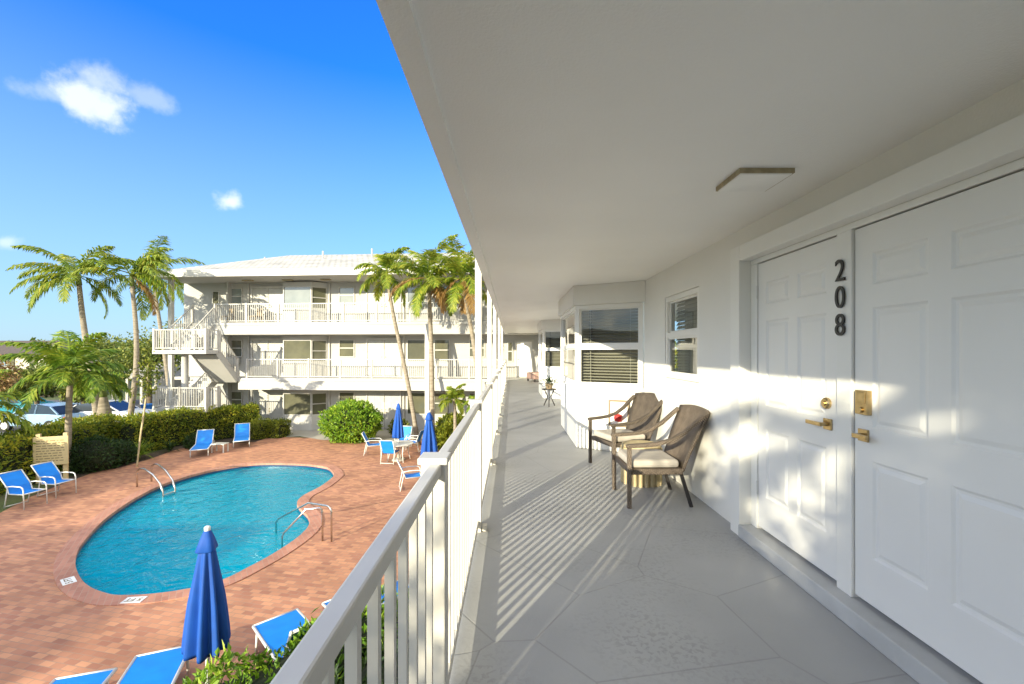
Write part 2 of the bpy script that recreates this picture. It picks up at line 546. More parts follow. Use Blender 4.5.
hz = nt.n('ShaderNodeMapRange', {'Value': hx.outputs['Z'], 'From Min': .0, 'From Max': .52, 'To Min': .88, 'To Max': 0.0})
hm = nt.n('ShaderNodeMixRGB', {0: hz.outputs[0], 1: hsv.outputs[0], 2: (1.3, 1.72, 2.28, 1)})     # pale haze low in the sky
cm = nt.n('ShaderNodeMixRGB', {0: acc, 1: hm.outputs[0], 2: (3.2, 3.1, 3.2, 1)})
# unseen bright cloud added behind and beside the viewpoint to fill the shaded walkway
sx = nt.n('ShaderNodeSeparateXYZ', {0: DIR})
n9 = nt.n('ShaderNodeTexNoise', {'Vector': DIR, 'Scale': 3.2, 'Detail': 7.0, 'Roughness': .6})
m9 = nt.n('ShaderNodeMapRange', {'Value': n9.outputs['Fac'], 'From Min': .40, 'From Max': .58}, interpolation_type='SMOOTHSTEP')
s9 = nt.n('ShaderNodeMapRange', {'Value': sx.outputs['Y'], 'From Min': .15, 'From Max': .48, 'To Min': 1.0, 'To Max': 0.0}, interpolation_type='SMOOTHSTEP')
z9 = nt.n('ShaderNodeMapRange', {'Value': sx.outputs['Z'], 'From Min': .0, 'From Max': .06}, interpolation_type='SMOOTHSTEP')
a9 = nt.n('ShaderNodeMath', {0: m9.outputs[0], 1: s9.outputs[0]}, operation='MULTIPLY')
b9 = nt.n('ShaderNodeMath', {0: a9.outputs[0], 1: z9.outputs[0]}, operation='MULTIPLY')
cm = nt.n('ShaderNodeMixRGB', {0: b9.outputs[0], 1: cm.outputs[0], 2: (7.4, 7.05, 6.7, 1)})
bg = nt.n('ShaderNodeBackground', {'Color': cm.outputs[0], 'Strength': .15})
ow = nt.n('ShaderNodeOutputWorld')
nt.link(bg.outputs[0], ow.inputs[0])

SC.view_settings.view_transform = 'Standard'
SC.view_settings.look = 'None'
SC.view_settings.use_white_balance = True
SC.view_settings.white_balance_temperature = 6950
SC.view_settings.white_balance_tint = -1
SC.view_settings.exposure = 1.6
SC.view_settings.gamma = 1
SC.view_settings.use_curve_mapping = False
SC.cycles.max_bounces = 10
SC.cycles.diffuse_bounces = 10
SC.cycles.transparent_max_bounces = 16
SC.cycles.use_denoising = True

# ------------------------------------------------------------------ pool, deck, ground
pool_px = [(75.4, 564), (80, 578), (89, 587), (103, 593), (120, 596), (158, 594), (195, 588), (225, 579.4), (250, 567), (272, 555), (292, 542),
           (303, 533), (309, 525), (308, 517), (300, 509), (297, 503), (303, 496), (320, 487), (331, 479), (334, 474.8), (328.7, 468.5), (318, 466),
           (303.8, 464.4), (280, 463.6), (255, 464), (228, 467.5), (199, 473.5), (165, 484), (137, 497.6), (112, 514), (95.5, 528.7), (79.5, 548)]
ctrl = [gp(x, y) for x, y in pool_px]


def catmull(P, k=4):
    n, out = len(P), []
    for i in range(n):
        a, b, c, d = P[i - 1], P[i], P[(i + 1) % n], P[(i + 2) % n]
        for j in range(k):
            t = j / k
            out.append(.5 * ((2 * b) + (c - a) * t + (2 * a - 5 * b + 4 * c - d) * t * t + (3 * b - a - 3 * c + d) * t ** 3))
    return out


pool = catmull(ctrl, 4)


def offset(P, d):
    n, out = len(P), []
    area = sum(P[i].x * P[(i + 1) % n].y - P[(i + 1) % n].x * P[i].y for i in range(n))
    sg = 1 if area > 0 else -1
    for i in range(n):
        t = (P[(i + 1) % n] - P[i - 1]).normalized()
        out.append(P[i] + V((t.y, -t.x, 0)) * d * sg)
    return out


cop = offset(pool, .33)
hole = offset(pool, .32)
deck_px = [(-160, 625), (-60, 550), (0, 513), (30, 497), (62, 484), (92, 473), (120, 467.5), (150, 459), (178, 449), (215, 444), (255, 442), (270, 437), (300, 437.5), (345, 439), (395, 438.5), (436, 438)]
deck = [gp(x, y) for x, y in deck_px] + [V((-1.9, 22.0, G)), V((-1.6, 9, G)), V((-2.6, 5.4, G)), V((-5.4, 3.4, G)), V((-8, 2.0, G)), V((-11, 2.0, G))]
mb = MB()
fill(mb, [(-900, -300), (900, -300), (900, 1500), (-900, 1500)], [hole], G - .012)
tag(mb.build('ground', M['ground']), kind='structure')
mb = MB()
fill(mb, deck, [hole], G)
tag(mb.build('brick_deck', M['brick']), kind='structure')
mb = MB()
n = len(pool)
mb.add([(p.x, p.y, G + .02) for p in cop] + [(p.x, p.y, G + .02) for p in pool] + [(p.x, p.y, G - .03) for p in cop] + [(p.x, p.y, G - .06) for p in pool],
       [(i, (i + 1) % n, n + (i + 1) % n, n + i) for i in range(n)] + [(n + i, n + (i + 1) % n, 3 * n + (i + 1) % n, 3 * n + i) for i in range(n)] +
       [(i, 2 * n + i, 2 * n + (i + 1) % n, (i + 1) % n) for i in range(n)])
tag(mb.build('pool_coping', M['coping']), kind='structure')
# pool shell: waterline tile band, plaster walls and a floor shelving up to the entry steps
mb = MB()
inner = offset(pool, .012)
stepc = gp(300, 545)
cen = sum(pool, V((0, 0, 0))) / n


def depth(p):
    d = (V((p.x, p.y)) - V((stepc.x, stepc.y))).length
    if d < .9:
        return .32
    if d < 1.5:
        return .55
    if d < 2.1:
        return .78
    return min(1.0 + (d - 2.1) * .16, 1.9)


mb.add([(p.x, p.y, G - .06) for p in inner] + [(p.x, p.y, G - .24) for p in inner], [(i, n + i, n + (i + 1) % n, (i + 1) % n) for i in range(n)])
mb.cur = 1
mb.add([(p.x, p.y, G - .24) for p in inner] + [(p.x, p.y, G - .14 - depth(p)) for p in inner], [(i, n + i, n + (i + 1) % n, (i + 1) % n) for i in range(n)])
rings = 14
vs, fs = [], []
for k in range(rings):
    t = 1 - k / rings
    for p in inner:
        q = cen.lerp(p, t)
        vs.append((q.x, q.y, G - .14 - depth(q)))
vs.append((cen.x, cen.y, G - .14 - depth(cen)))
for k in range(rings - 1):
    fs += [(k * n + i, k * n + (i + 1) % n, (k + 1) * n + (i + 1) % n, (k + 1) * n + i) for i in range(n)]
fs += [((rings - 1) * n + i, (rings - 1) * n + (i + 1) % n, rings * n) for i in range(n)]
mb.add(vs, fs)
tag(mb.build('pool_basin', [M['tileband'], M['plaster']]), kind='structure')
mb = MB()
body = offset(pool, .03)
mb.prism(body, G - 2.6, G - .13)
tag(mb.build('pool_water', M['water']), kind='structure')

mb = MB()
fill(mb, [gp(266, 438), gp(262, 432), gp(300, 427), gp(420, 428), gp(470, 430), gp(436, 438.3), gp(385, 441), gp(322, 440), gp(300, 436.3)], [], G + .004)
tag(mb.build('path', M['concrete']), kind='structure')
mb = MB()
mb.add([(-75, 23.5, G - .004), (-19.6, 23.5, G - .004), (-19.6, 42, G - .004), (-75, 42, G - .004)], [(0, 1, 2, 3)])
tag(mb.build('parking_lot', M['asphalt']), kind='structure')
mb = MB()
bed = [gp(-160, 625), gp(-60, 550), gp(0, 513), gp(30, 497), gp(62, 484), gp(92, 473), gp(120, 467.5), gp(150, 459), gp(178, 449), gp(215, 444), gp(262, 441)]
mb2 = [p + V((-.9, 1.9, 0)) for p in reversed(bed)]
fill(mb, [(p.x, p.y) for p in bed] + [(p.x, p.y) for p in mb2], [], G - .006)
tag(mb.build('planting_bed', M['mulch']), kind='structure')
mb = MB()
fill(mb, [(-1.9, 22), (-1.6, 9), (-2.6, 5.4), (-5.4, 3.4), (-8, 2.0), (-8, -2), (2, -2), (2, 22)], [], G - .004)
tag(mb.build('foundation_bed', M['mulch']), kind='structure')

# depth marker tiles set in the coping
for (x, y, lab, txt) in ((68.5, 581, 'white depth marker tile on the coping at the narrow west end of the pool', '5 FT'),
                         (134, 600, 'white depth marker tile on the near coping touching the sunlit paving', '5 FT')):
    c = gp(x, y, G + .02)
    tn = min(range(n), key=lambda i: (pool[i] - c).length)
    tg = (pool[(tn + 1) % n] - pool[tn - 1])
    ang = math.atan2(tg.y, tg.x) + (math.pi if x < 100 else math.pi)
    t = thing('depth_marker', lab, 'pool marker', (c.x, c.y, G + .02), ang)
    b = MB()
    b.box(-.17, .17, -.10, .10, 0.0, .008)
    b.build('tile', M['whitefab'], t)
    text_mesh('lettering', txt, .15, MW[t.name] @ Matrix.Translation((0, -.0, .010)), M['signink'], t, .001, .002)

# ------------------------------------------------------------------ near walkway
Y0, Y1 = -10.0, 23.45
mb = MB()
mb.box(-.42, 2.6, Y0, Y1, -.6, 0)
tag(mb.build('walkway_floor', M['floor']), kind='structure')
mb = MB()
mb.box(-.37, 2.6, Y0, Y1, 2.46, 3.1)
mb.box(-.375, -.285, Y0 + .003, Y1 - .003, 2.432, 2.47)
tag(mb.build('ceiling', M['ceil']), kind='structure')

apt = thing('walkway_building', 'white stucco apartment building with doors and bay windows along the gallery', 'building', (1.87, 0, 0))


def wallgrid(mb, X, ys, ye, zs, ze, holes, depth_=.12):
    Yc = sorted(set([ys, ye] + [h[0] for h in holes] + [h[1] for h in holes]))
    Zc = sorted(set([zs, ze] + [h[2] for h in holes] + [h[3] for h in holes]))
    for a, b in zip(Yc, Yc[1:]):
        for c, d in zip(Zc, Zc[1:]):
            my, mz = (a + b) / 2, (c + d) / 2
            if any(h[0] < my < h[1] and h[2] < mz < h[3] for h in holes):
                continue
            mb.add([(X, a, c), (X, b, c), (X, b, d), (X, a, d)], [(0, 3, 2, 1)])
    for (a, b, c, d) in holes:
        e = X + depth_
        mb.add([(X, a, c), (X, b, c), (X, b, d), (X, a, d), (e, a, c), (e, b, c), (e, b, d), (e, a, d)],
               [(0, 4, 5, 1), (1, 5, 6, 2), (2, 6, 7, 3), (3, 7, 4, 0)])


mb = MB()
wallgrid(mb, 1.87, -10, 6.2, 0, 2.46, [(1.26, 3.62, 0, 2.30), (4.39, 5.36, 1.15, 2.12)])
mb.build('wall', M['stucco'], apt, True)
for ya_, yb_ in ((9.25, 13.3), (16.35, 24.8)):
    mb = MB()
    wallgrid(mb, 1.87, ya_, yb_, 0, 2.46, [])
    mb.build('wall', M['stucco'], apt, True)
mb = MB()
mb.box(1.55, 9, Y0 + .01, Y1 - .01, 3.1, 5.9)
mb.build('upper_wall', M['stucco'], apt, True)
mb = MB()
mb.box(1.3, 9, Y0 + .01, Y1 - .01, -3.1, -.6)
mb.build('lower_wall', M['stucco'], apt, True)
mb = MB()
mb.box(-.9, 9.5, Y0 - .4, Y1 + .3, 5.9, 6.15)
mb.build('roof', M['roof'], apt, True)

# door surround
fr = MB()
fr.box(1.80, 1.99, 3.48, 3.62, 0, 2.30)
fr.box(1.80, 1.99, 1.26, 1.39, 0, 2.30)
fr.box(1.80, 1.99, 1.39, 3.48, 2.18, 2.30)
fr.box(1.892, 1.99, 3.392, 3.48, .10, 2.142)
fr.box(1.892, 1.99, 1.39, 1.469, .10, 2.142)
fr.box(1.889, 1.99, 1.39, 3.48, 2.142, 2.18)
fr.box(1.882, 1.99, 2.438, 2.549, .10, 2.142)
dfr = fr.build('door_frame', M['trim'], apt, True, bevel=.004)
b = MB()
b.xprism([(1.39, 0), (3.48, 0), (3.48, .10), (1.39, .10)], 1.79, 2.02)
b.build('door_sill', M['sill'], apt, True, bevel=.008)
b = MB()
b.box(1.965, 1.99, 1.40, 3.47, .101, 2.17)
b.build('gap_shade_panel', M['gap'], apt, True)  # dark panel behind both doors; the gap shade is in its colour


def panel_door(ya, yb, name):
    """door face at X=1.90, six raised panels; ya<yb"""
    X = 1.90
    w_ = yb - ya
    za, zb = .124, 2.134
    st, mu = .118 * w_ / .96, .105 * w_ / .96
    pw = (w_ - 2 * st - mu) / 2
    cols = [(ya + st, ya + st + pw), (yb - st - pw, yb - st)]
    rows = [(.37, .884), (1.06, 1.695), (1.815, 1.983)]
    mb = MB()
    holes = [(c[0], c[1], r[0], r[1]) for c in cols for r in rows]
    wallgrid(mb, X, ya, yb, za, zb, holes, .0)
    mb.box(X + .0005, X + .04, ya, yb, za, zb)
    for (a, b_, c, d) in holes:
        prof = [(0, 0), (.012, .009), (.024, .010), (.045, .002), (.05, .002)]
        prev = None
        for (ins, dp) in prof:
            cur = [(X + dp, a + ins, c + ins), (X + dp, b_ - ins, c + ins), (X + dp, b_ - ins, d - ins), (X + dp, a + ins, d - ins)]
            if prev:
                mb.add(prev + cur, [(i, 4 + i, 4 + (i + 1) % 4, (i + 1) % 4) for i in range(4)])
            prev = cur
        mb.add(prev, [(0, 3, 2, 1)])
    return mb


# the slab of each door must not cover the panel recesses: build the core behind them
def door(ya, yb):
    mb = panel_door(ya, yb, 'door')
    k = 0
    # push the core box behind the recesses
    for i in range(len(mb.v)):
        p = mb.v[i]
        if abs(p[0] - 1.9005) < 1e-6:
            mb.v[i] = (1.9125, p[1], p[2])
    return mb.build('door', M['door'], apt, True)


d1 = door(2.553, 3.387)
d2 = door(1.474, 2.433)
tag(d1, 'narrower panelled door left of the house number')
tag(d2, 'wider panelled door with a keypad lock')
for dd, yh in ((d1, 3.385),):
    for z in (.42, 1.14, 1.92):
        b = MB()
        b.tube([(1.892, yh + .004, z - .05), (1.892, yh + .004, z + .05)], .007, 8)
        b.build('hinge', M['frame'], dd, True, smooth=False)
# hardware left door
b = MB()
b.tube([(1.90, 2.645, 1.152), (1.885, 2.645, 1.152), (1.878, 2.645, 1.152)], [.034, .034, .026], 20)
b.tube([(1.878, 2.645, 1.152), (1.870, 2.645, 1.152)], .014, 12)
b.build('deadbolt', M['brass'], d1, True, smooth=False)


def lever(par, y, z, sgn, ln=.12):
    b = MB()
    b.box(1.888, 1.8995, y - .033, y + .033, z - .033, z + .033)
    b.tube([(1.888, y, z), (1.846, y, z)], .012, 10)
    b.box(1.838, 1.852, min(y - .012 * sgn, y + ln * sgn), max(y - .012 * sgn, y + ln * sgn), z - .012, z + .012)
    return b.build('handle', M['brass'], par, True, bevel=.003)


lever(d1, 2.635, 1.028, 1)
b = MB()
b.box(1.872, 1.8995, 2.318, 2.400, 1.125, 1.255)
b.box(1.868, 1.873, 2.330, 2.388, 1.185, 1.245)
b.tube([(1.872, 2.359, 1.150), (1.862, 2.359, 1.150)], .016, 12)
b.build('keypad_lock', M['brass'], d2, True, bevel=.003)
lever(d2, 2.368, 1.012, -1, .085)

for ch, yp in (('2', 271.5), ('0', 298.3), ('8', 326)):
    Yc, Xc = 2.508, 1.872
    z = EYE + (HY - yp) * Yc / F
    mtx = Matrix.Translation((Xc, Yc, z)) @ Matrix.Rotation(R(-90), 4, 'Z') @ Matrix.Rotation(R(90), 4, 'X') @ Matrix.Diagonal((.92, 1, 1, 1))
    text_mesh('house_numeral', ch, .178, mtx, M['black'], apt, .004, .0)


def seg_window(P, Q, z0, z1, zmid, parent, name, blind=True, backing=.22, fw=.055, slat=.048, tilt=30):
    """window filling the straight wall segment P->Q (outward normal on the right of P->Q seen from above)"""
    P, Q = V((P[0], P[1], 0)), V((Q[0], Q[1], 0))
    L = (Q - P).length
    d = (Q - P).normalized()
    nrm = V((d.y, -d.x, 0))
    mtx = Matrix((( d.x, -nrm.x, 0, P.x), (d.y, -nrm.y, 0, P.y), (0, 0, 1, 0), (0, 0, 0, 1)))   # local x along, y inward
    f = MB()
    for (a, b_, c, e) in ((0, fw, z0, z1), (L - fw, L, z0, z1), (fw, L - fw, z0, z0 + fw), (fw, L - fw, z1 - fw, z1), (fw, L - fw, zmid - .028, zmid + .028)):
        f.box(a, b_, -.012, .07, c, e, mtx)
    for (c, e, yy) in ((z0 + fw, zmid - .028, .012), (zmid + .028, z1 - fw, .030)):    # sash borders
        for (a, b_, cc, ee) in ((fw, fw + .022, c, e), (L - fw - .022, L - fw, c, e), (fw + .022, L - fw - .022, c, c + .022), (fw + .022, L - fw - .022, e - .022, e)):
            f.box(a, b_, yy - .008, yy + .02, cc, ee, mtx)
    o = f.build(name, M['trim'], parent, True)
    g = MB()
    for (c, e, yy) in ((z0 + fw, zmid - .028, .016), (zmid + .028, z1 - fw, .034)):
        g.add([mtx @ V(p) for p in ((fw, yy, c), (L - fw, yy, c), (L - fw, yy, e), (fw, yy, e))], [(0, 1, 2, 3)])
    g.build('pane', M['glass'], o, True)
    if blind:
        s = MB()
        z = z0 + fw + .01
        while z < z1 - fw:
            c_, s_ = math.cos(R(tilt)) * slat / 2, math.sin(R(tilt)) * slat / 2
            s.add([mtx @ V(p) for p in ((fw, .085 - c_ + .02, z - s_), (L - fw, .085 - c_ + .02, z - s_), (L - fw, .085 + c_ + .02, z + s_), (fw, .085 + c_ + .02, z + s_))], [(0, 1, 2, 3)])
            z += slat * .92
        for q in (.2, .8):
            s.box(L * q - .002, L * q + .002, .078, .081, z0 + fw, z1 - fw, mtx)
        s.build('blind', M['blind'], o, True)
    k = MB()
    k.box(.002, L - .002, backing, backing + .02, z0 - .02, z1 + .02, mtx)
    k.build('room_backing', M['interior'] if blind else M['dark'], o, True)
    return o


wn = seg_window((1.87 + .02, 5.355), (1.87 + .02, 4.395), 1.155, 2.115, 1.66, apt, 'window', tilt=62)


def bay(dy, tagtxt):
    P = [(1.87, 6.2 + dy), (.98, 6.70 + dy), (.98, 8.75 + dy), (1.87, 9.25 + dy)]
    base = MB()
    base.prism(list(reversed(P)), 0, .90)
    o = base.build('bay_wall', M['stucco'], apt, True, bevel=.03)
    s = MB()
    s.prism([(1.87, 9.3 + dy), (.945, 8.775 + dy), (.945, 6.68 + dy), (1.87, 6.15 + dy)], .90, .93)
    s.build('bay_sill', M['trim'], o, True, bevel=.006)
    h = MB()
    h.prism([(1.868, 9.31 + dy), (.935, 8.785 + dy), (.935, 6.665 + dy), (1.868, 6.14 + dy)], 2.165, 2.459)
    h.build('bay_header', M['stucco'], apt, True, bevel=.004)
    seg_window((.985, 6.705 + dy), (1.86, 6.21 + dy), .932, 2.163, 1.545, apt, 'bay_window', tilt=18)
    seg_window((.985, 8.745 + dy), (.985, 6.72 + dy), .932, 2.163, 1.545, apt, 'bay_window', blind=False)
    seg_window((1.86, 9.245 + dy), (.985, 8.76 + dy), .932, 2.163, 1.545, apt, 'bay_window', blind=False)


bay(0, '')
bay(7.1, '')

# ceiling light
t = thing('ceiling_light', 'square ceiling light with bronze side frame and flat white lens', 'light', (1.39, 2.53, 2.46))
b = MB()
for (x0, x1, y0, y1) in ((-.15, .15, -.14, -.132), (-.15, .15, .132, .14), (-.15, -.142, -.132, .132), (.142, .15, -.132, .132)):
    b.box(x0, x1, y0, y1, -.026, 0)
b.build('frame', M['bronze'], t)
b = MB()
b.box(-.1415, .1415, -.1315, .1315, -.031, -.002)
b.build('lens', M['lens'], t, bevel=.004)

# slab-edge columns
for i, (yy, lab) in enumerate(((5.6, 'nearest slim white column at the open edge of the walkway'), (8.4, 'second slim white column along the open edge of the walkway'),
                               (11.0, 'third slim white column along the open walkway edge, before the far railing run'), (14.9, 'fourth slim white column on the walkway edge beside the far railing run'),
                               (19.2, 'farthest slim white column by the gallery corner'))):
    b = MB()
    b.box(-.46, -.377, yy - .045, yy + .045, -3.1, 2.95)
    c = b.build('column', M['rail'], bevel=.006)
    tag(c, lab, 'column', 'columns along the walkway edge')

# near railing
t = thing('walkway_railing', 'white metal railing with square pickets along the open walkway edge', 'railing', (-.28, 0, 0))
posts = [-.35, 1.665, 3.6, 5.7, 7.8, 9.9, 12.0, 14.1, 16.2, 18.3, 20.4, 22.5]
for y in posts:
    b = MB()
    b.box(-.335, -.245, y - .045, y + .045, 0, 1.045)
    b.box(-.345, -.235, y - .055, y + .055, 1.045, 1.07)
    po = b.build('post', M['rail'], t, True, bevel=.004)
    f = MB()
    f.box(-.238, -.20, y - .03, y + .03, .002, .05)
    f.build('foot_bracket', M['rail'], po, True, bevel=.006)
pk = []
for a, c in zip([-2.4] + posts, posts):
    a2, c2 = a + .046, c - .046
    b = MB()
    b.box(-.302, -.258, a2, c2, 1.005, 1.05)
    b.build('top_rail', M['rail'], t, True, bevel=.006)
    b = MB()
    b.box(-.295, -.265, a2, c2, .05, .095)
    b.build('bottom_rail', M['rail'], t, True, bevel=.004)
    m_ = max(1, round((c2 - a2) / .118))
    for k in range(1, m_):
        pk.append(a2 + (c2 - a2) * k / m_)
pk = [y for y in pk if y > -.1]
for y in pk[:96]:
    b = MB()
    b.box(-.291, -.269, y - .011, y + .011, .096, 1.004)
    b.build('picket', M['rail'], t, True)
b = MB()
for y in pk[96:]:
    b.box(-.291, -.269, y - .011, y + .011, .096, 1.004)
tag(b.build('far_picket_run', M['rail'], t, True), kind='stuff')


# ------------------------------------------------------------------ walkway furniture
def curve_arm(pts, w_, th):
    """flat wicker strip following pts with width w_ in x"""
    mb = MB()
    k = len(pts)
    vs = []
    for i, (x, y, z) in enumerate(pts):
        a = V(pts[min(i + 1, k - 1)]) - V(pts[max(i - 1, 0)])
        nrm = V((0, -a.z, a.y)).normalized()
        for sx in (-1, 1):
            for sn in (-1, 1):
                vs.append(V((x + sx * w_ / 2, y, z)) + nrm * sn * th / 2)
    fs = []
    for i in range(k - 1):
        o = i * 4
        fs += [(o, o + 4, o + 5, o + 1), (o + 2, o + 3, o + 7, o + 6), (o + 1, o + 5, o + 7, o + 3), (o, o + 2, o + 6, o + 4)]
    fs += [(0, 1, 3, 2), ((k - 1) * 4, (k - 1) * 4 + 2, (k - 1) * 4 + 3, (k - 1) * 4 + 1)]
    mb.add(vs, fs)
    return mb


def wicker_chair(loc, rz, wm, label, pillow):
    t = thing('wicker_armchair', label, 'chair', loc, rz, 'wicker armchairs on the walkway')
    # seat apron
    b = MB()
    b.box(-.27, .27, -.25, .26, .305, .36)
    b.build('seat_frame', wm, t, bevel=.012)
    # back: curved panel, leaning back; front is +y
    mb = MB()
    nx, nz = 8, 8
    grid = []
    for side in (0, 1):
        for j in range(nz + 1):
            tz = j / nz
            for i in range(nx + 1):
                tx = i / nx * 2 - 1
                wd = .255 + .065 * tz
                y = -.235 - .19 * tz - .03 * tz * tz - .05 * (1 - tx * tx) + (.0 if side == 0 else -.028)
                z = .33 + .59 * tz - .025 * tx * tx * tz
                grid.append((tx * wd, y, z))
    N = (nx + 1) * (nz + 1)
    fs = []
    for j in range(nz):
        for i in range(nx):
            a = j * (nx + 1) + i
            fs.append((a, a + nx + 1, a + nx + 2, a + 1))
            fs.append((N + a, N + a + 1, N + a + nx + 2, N + a + nx + 1))
    ed = [i for i in range(nx + 1)] + [(j + 1) * (nx + 1) - 1 for j in range(1, nz + 1)] + [nz * (nx + 1) + i for i in range(nx - 1, -1, -1)] + [j * (nx + 1) for j in range(nz - 1, 0, -1)]
    for a, c in zip(ed, ed[1:] + ed[:1]):
        fs.append((a, c, N + c, N + a))
    mb.add(grid, fs)
    mb.build('backrest', wm, t, smooth=True)
    for s in (-1, 1):
        pts = [(s * .305, -.435, .86), (s * .30, -.36, .80), (s * .292, -.25, .705), (s * .287, -.13, .635), (s * .284, 0.0, .60), (s * .283, .12, .588), (s * .283, .27, .580), (s * .283, .292, .572)]
        curve_arm(pts, .056, .034).build('arm', wm, t, smooth=False, bevel=.008)
        b = MB()
        b.box(s * .283 - .019, s * .283 + .019, .245, .283, .0, .566)
        b.build('front_leg', wm, t, bevel=.005)
        b = MB()
        b.bar((s * .25, -.24, .30), (s * .262, -.33, 0.0), .028, .028, V((0, 1, 0)))
        b.build('rear_leg', M['darkmetal'], t)
    b = MB()
    b.box(-.245, .245, -.225, .245, .362, .44)
    b.build('seat_cushion', M['cushion'], t, bevel=.028)
    return t


wicker_chair((1.36, 4.40, 0), R(91), M['wicker'], 'brown wicker armchair nearer the doors, oatmeal cushion lit by the sun', True)
wicker_chair((1.38, 5.62, 0), R(109), M['wicker_dark'], 'darker brown wicker armchair turned slightly to the camera below the bay window', True)

t = thing('drum_table', 'low drum side table of pale reed poles between the wicker chairs', 'table', (1.46, 4.95, 0))
b = MB()
for k in range(20):
    a = 2 * math.pi * k / 20
    b.tube([(.195 * math.cos(a), .195 * math.sin(a), 0), (.195 * math.cos(a), .195 * math.sin(a), .40)], .031, 8)
b.build('reed_body', M['reed'], t, smooth=False)
b = MB()
b.lathe([(.205, .40), (.215, .405), (.215, .425), (.205, .43)], n=28)
b.build('top', M['reed'], t)

t = thing('utility_panel', 'small white wall panel with brown trim and red cap beneath the bay window', 'wall panel', (1.55, 6.335, .58), math.atan2(-.5, .89))
b = MB()
for q in ((-.15, -.125, -.19, .19), (.125, .15, -.19, .19), (-.125, .125, .165, .19), (-.125, .125, -.19, -.165)):
    b.box(q[0], q[1], -.03, .0, q[2], q[3])
b.build('trim', M['browntrim'], t)
b = MB()
b.box(-.125, .125, -.015, .0, -.165, .165)
b.build('panel', M['trim'], t)
b = MB()
b.lathe([(.02, -.055), (.05, -.045), (.062, 0), (.05, .04), (.02, .055)], (0.0, -.055, -.06), 14)
b.build('red_cap', M['red'], t, smooth=True)

random.seed(5)
# plant stand
t = thing('plant_stand', 'small iron plant stand with trailing greenery beside the bay wall', 'plant', (1.02, 11.9, 0))
b = MB()
b.lathe([(.19, .44), (.2, .45), (.2, .465), (.19, .47)], n=18)
b.build('stand_top', M['darkmetal'], t)
for k in range(3):
    a = k * 2.09 + .4
    b = MB()
    b.tube([(.16 * math.cos(a), .16 * math.sin(a), .45), (.05 * math.cos(a), .05 * math.sin(a), .25), (.17 * math.cos(a), .17 * math.sin(a), 0)], .014, 6)
    b.build('leg', M['darkmetal'], t)
b = MB()
b.lathe([(.08, .47), (.11, .6), (.12, .61), (.02, .60)], n=14)
b.build('pot', M['browntrim'], t)
b = MB()


def leaf(b, p, d, up, L, W):
    """one bent pointed leaf"""
    d = d.normalized()
    s_ = d.cross(up)
    if s_.length < 1e-3:
        s_ = d.cross(V((1, 0, 0)))
    s_.normalize()
    nn = s_.cross(d)
    m1 = p + d * L * .5 + nn * L * .06
    e = p + d * L - nn * L * .06
    b.add([p, m1 - s_ * W / 2, e, m1 + s_ * W / 2], [(0, 1, 2, 3)])


def rdir():
    while True:
        v = V((random.uniform(-1, 1), random.uniform(-1, 1), random.uniform(-1, 1)))
        if .05 < v.length < 1:
            return v.normalized()


for k in range(150):
    d = rdir()
    d.z = abs(d.z) * .9 - .1
    leaf(b, V((0, 0, .6)) + d * random.uniform(.04, .24), d + rdir() * .6, V((0, 0, 1)), .10, .03)
b.build('foliage', M['dark_leaf'], t)

# far chair with pink seat
t = thing('cushioned_chair', 'small pink upholstered chair with white pillow at the gallery end', 'chair', (1.28, 21.9, 0), R(115))
b = MB()
b.box(-.42, .42, -.35, .40, .12, .45)
b.build('seat', M['pink'], t, bevel=.05)
b = MB()
b.box(-.42, .42, -.42, -.30, .2, .9)
b.build('backrest', M['pink'], t, bevel=.05)
for sx in (-1, 1):
    for sy in (-1, 1):
        b = MB()
        b.box(sx * .36 - .03, sx * .36 + .03, sy * .33 - .03, sy * .33 + .03, 0, .14)
        b.build('leg', M['darkmetal'], t)
b = MB()
b.box(-.33, .33, -.06, .06, -.24, .24, Matrix.Translation((0, -.19, .69)) @ Matrix.Rotation(R(14), 4, 'X'))
tag(b.build('white_pillow', M['whitefab'], None, bevel=.05), 'white square pillow propped on the pink chair', 'pillow')
bpy.data.objects['white_pillow'].matrix_world = MW[t.name]

# ------------------------------------------------------------------ far building
BA = R(4)
BX, BY = (330 - CX) * 24.4 / F, 24.4
far = thing('apartment_wing', 'three storey white apartment wing with open galleries across the pool', 'building', (BX, BY, 0), -BA)


def fu(x, v):
    t_ = (x - CX) / F
    Y = (v + BX * math.sin(BA) + BY * math.cos(BA)) / (t_ * math.sin(BA) + math.cos(BA))
    return (t_ * Y - BX) * math.cos(BA) - (Y - BY) * math.sin(BA)


WV = 1.7
UL, UR = fu(184, WV), fu(548, WV)
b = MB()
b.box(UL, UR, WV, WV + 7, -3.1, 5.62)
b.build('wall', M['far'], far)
b = MB()
b.box(fu(232, WV) - .12, fu(232, WV), WV - .35, WV - .001, -3.1, 5.62)
b.build('pier', M['far'], far)
SL, SRR = fu(206, 0), fu(505, 0) + 2.3
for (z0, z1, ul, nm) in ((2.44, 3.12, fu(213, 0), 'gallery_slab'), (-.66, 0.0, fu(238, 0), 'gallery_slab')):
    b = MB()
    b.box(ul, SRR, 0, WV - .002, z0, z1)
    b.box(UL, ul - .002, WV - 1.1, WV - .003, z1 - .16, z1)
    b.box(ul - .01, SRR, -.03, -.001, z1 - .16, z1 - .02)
    b.build(nm, M['far'], far, bevel=.01)
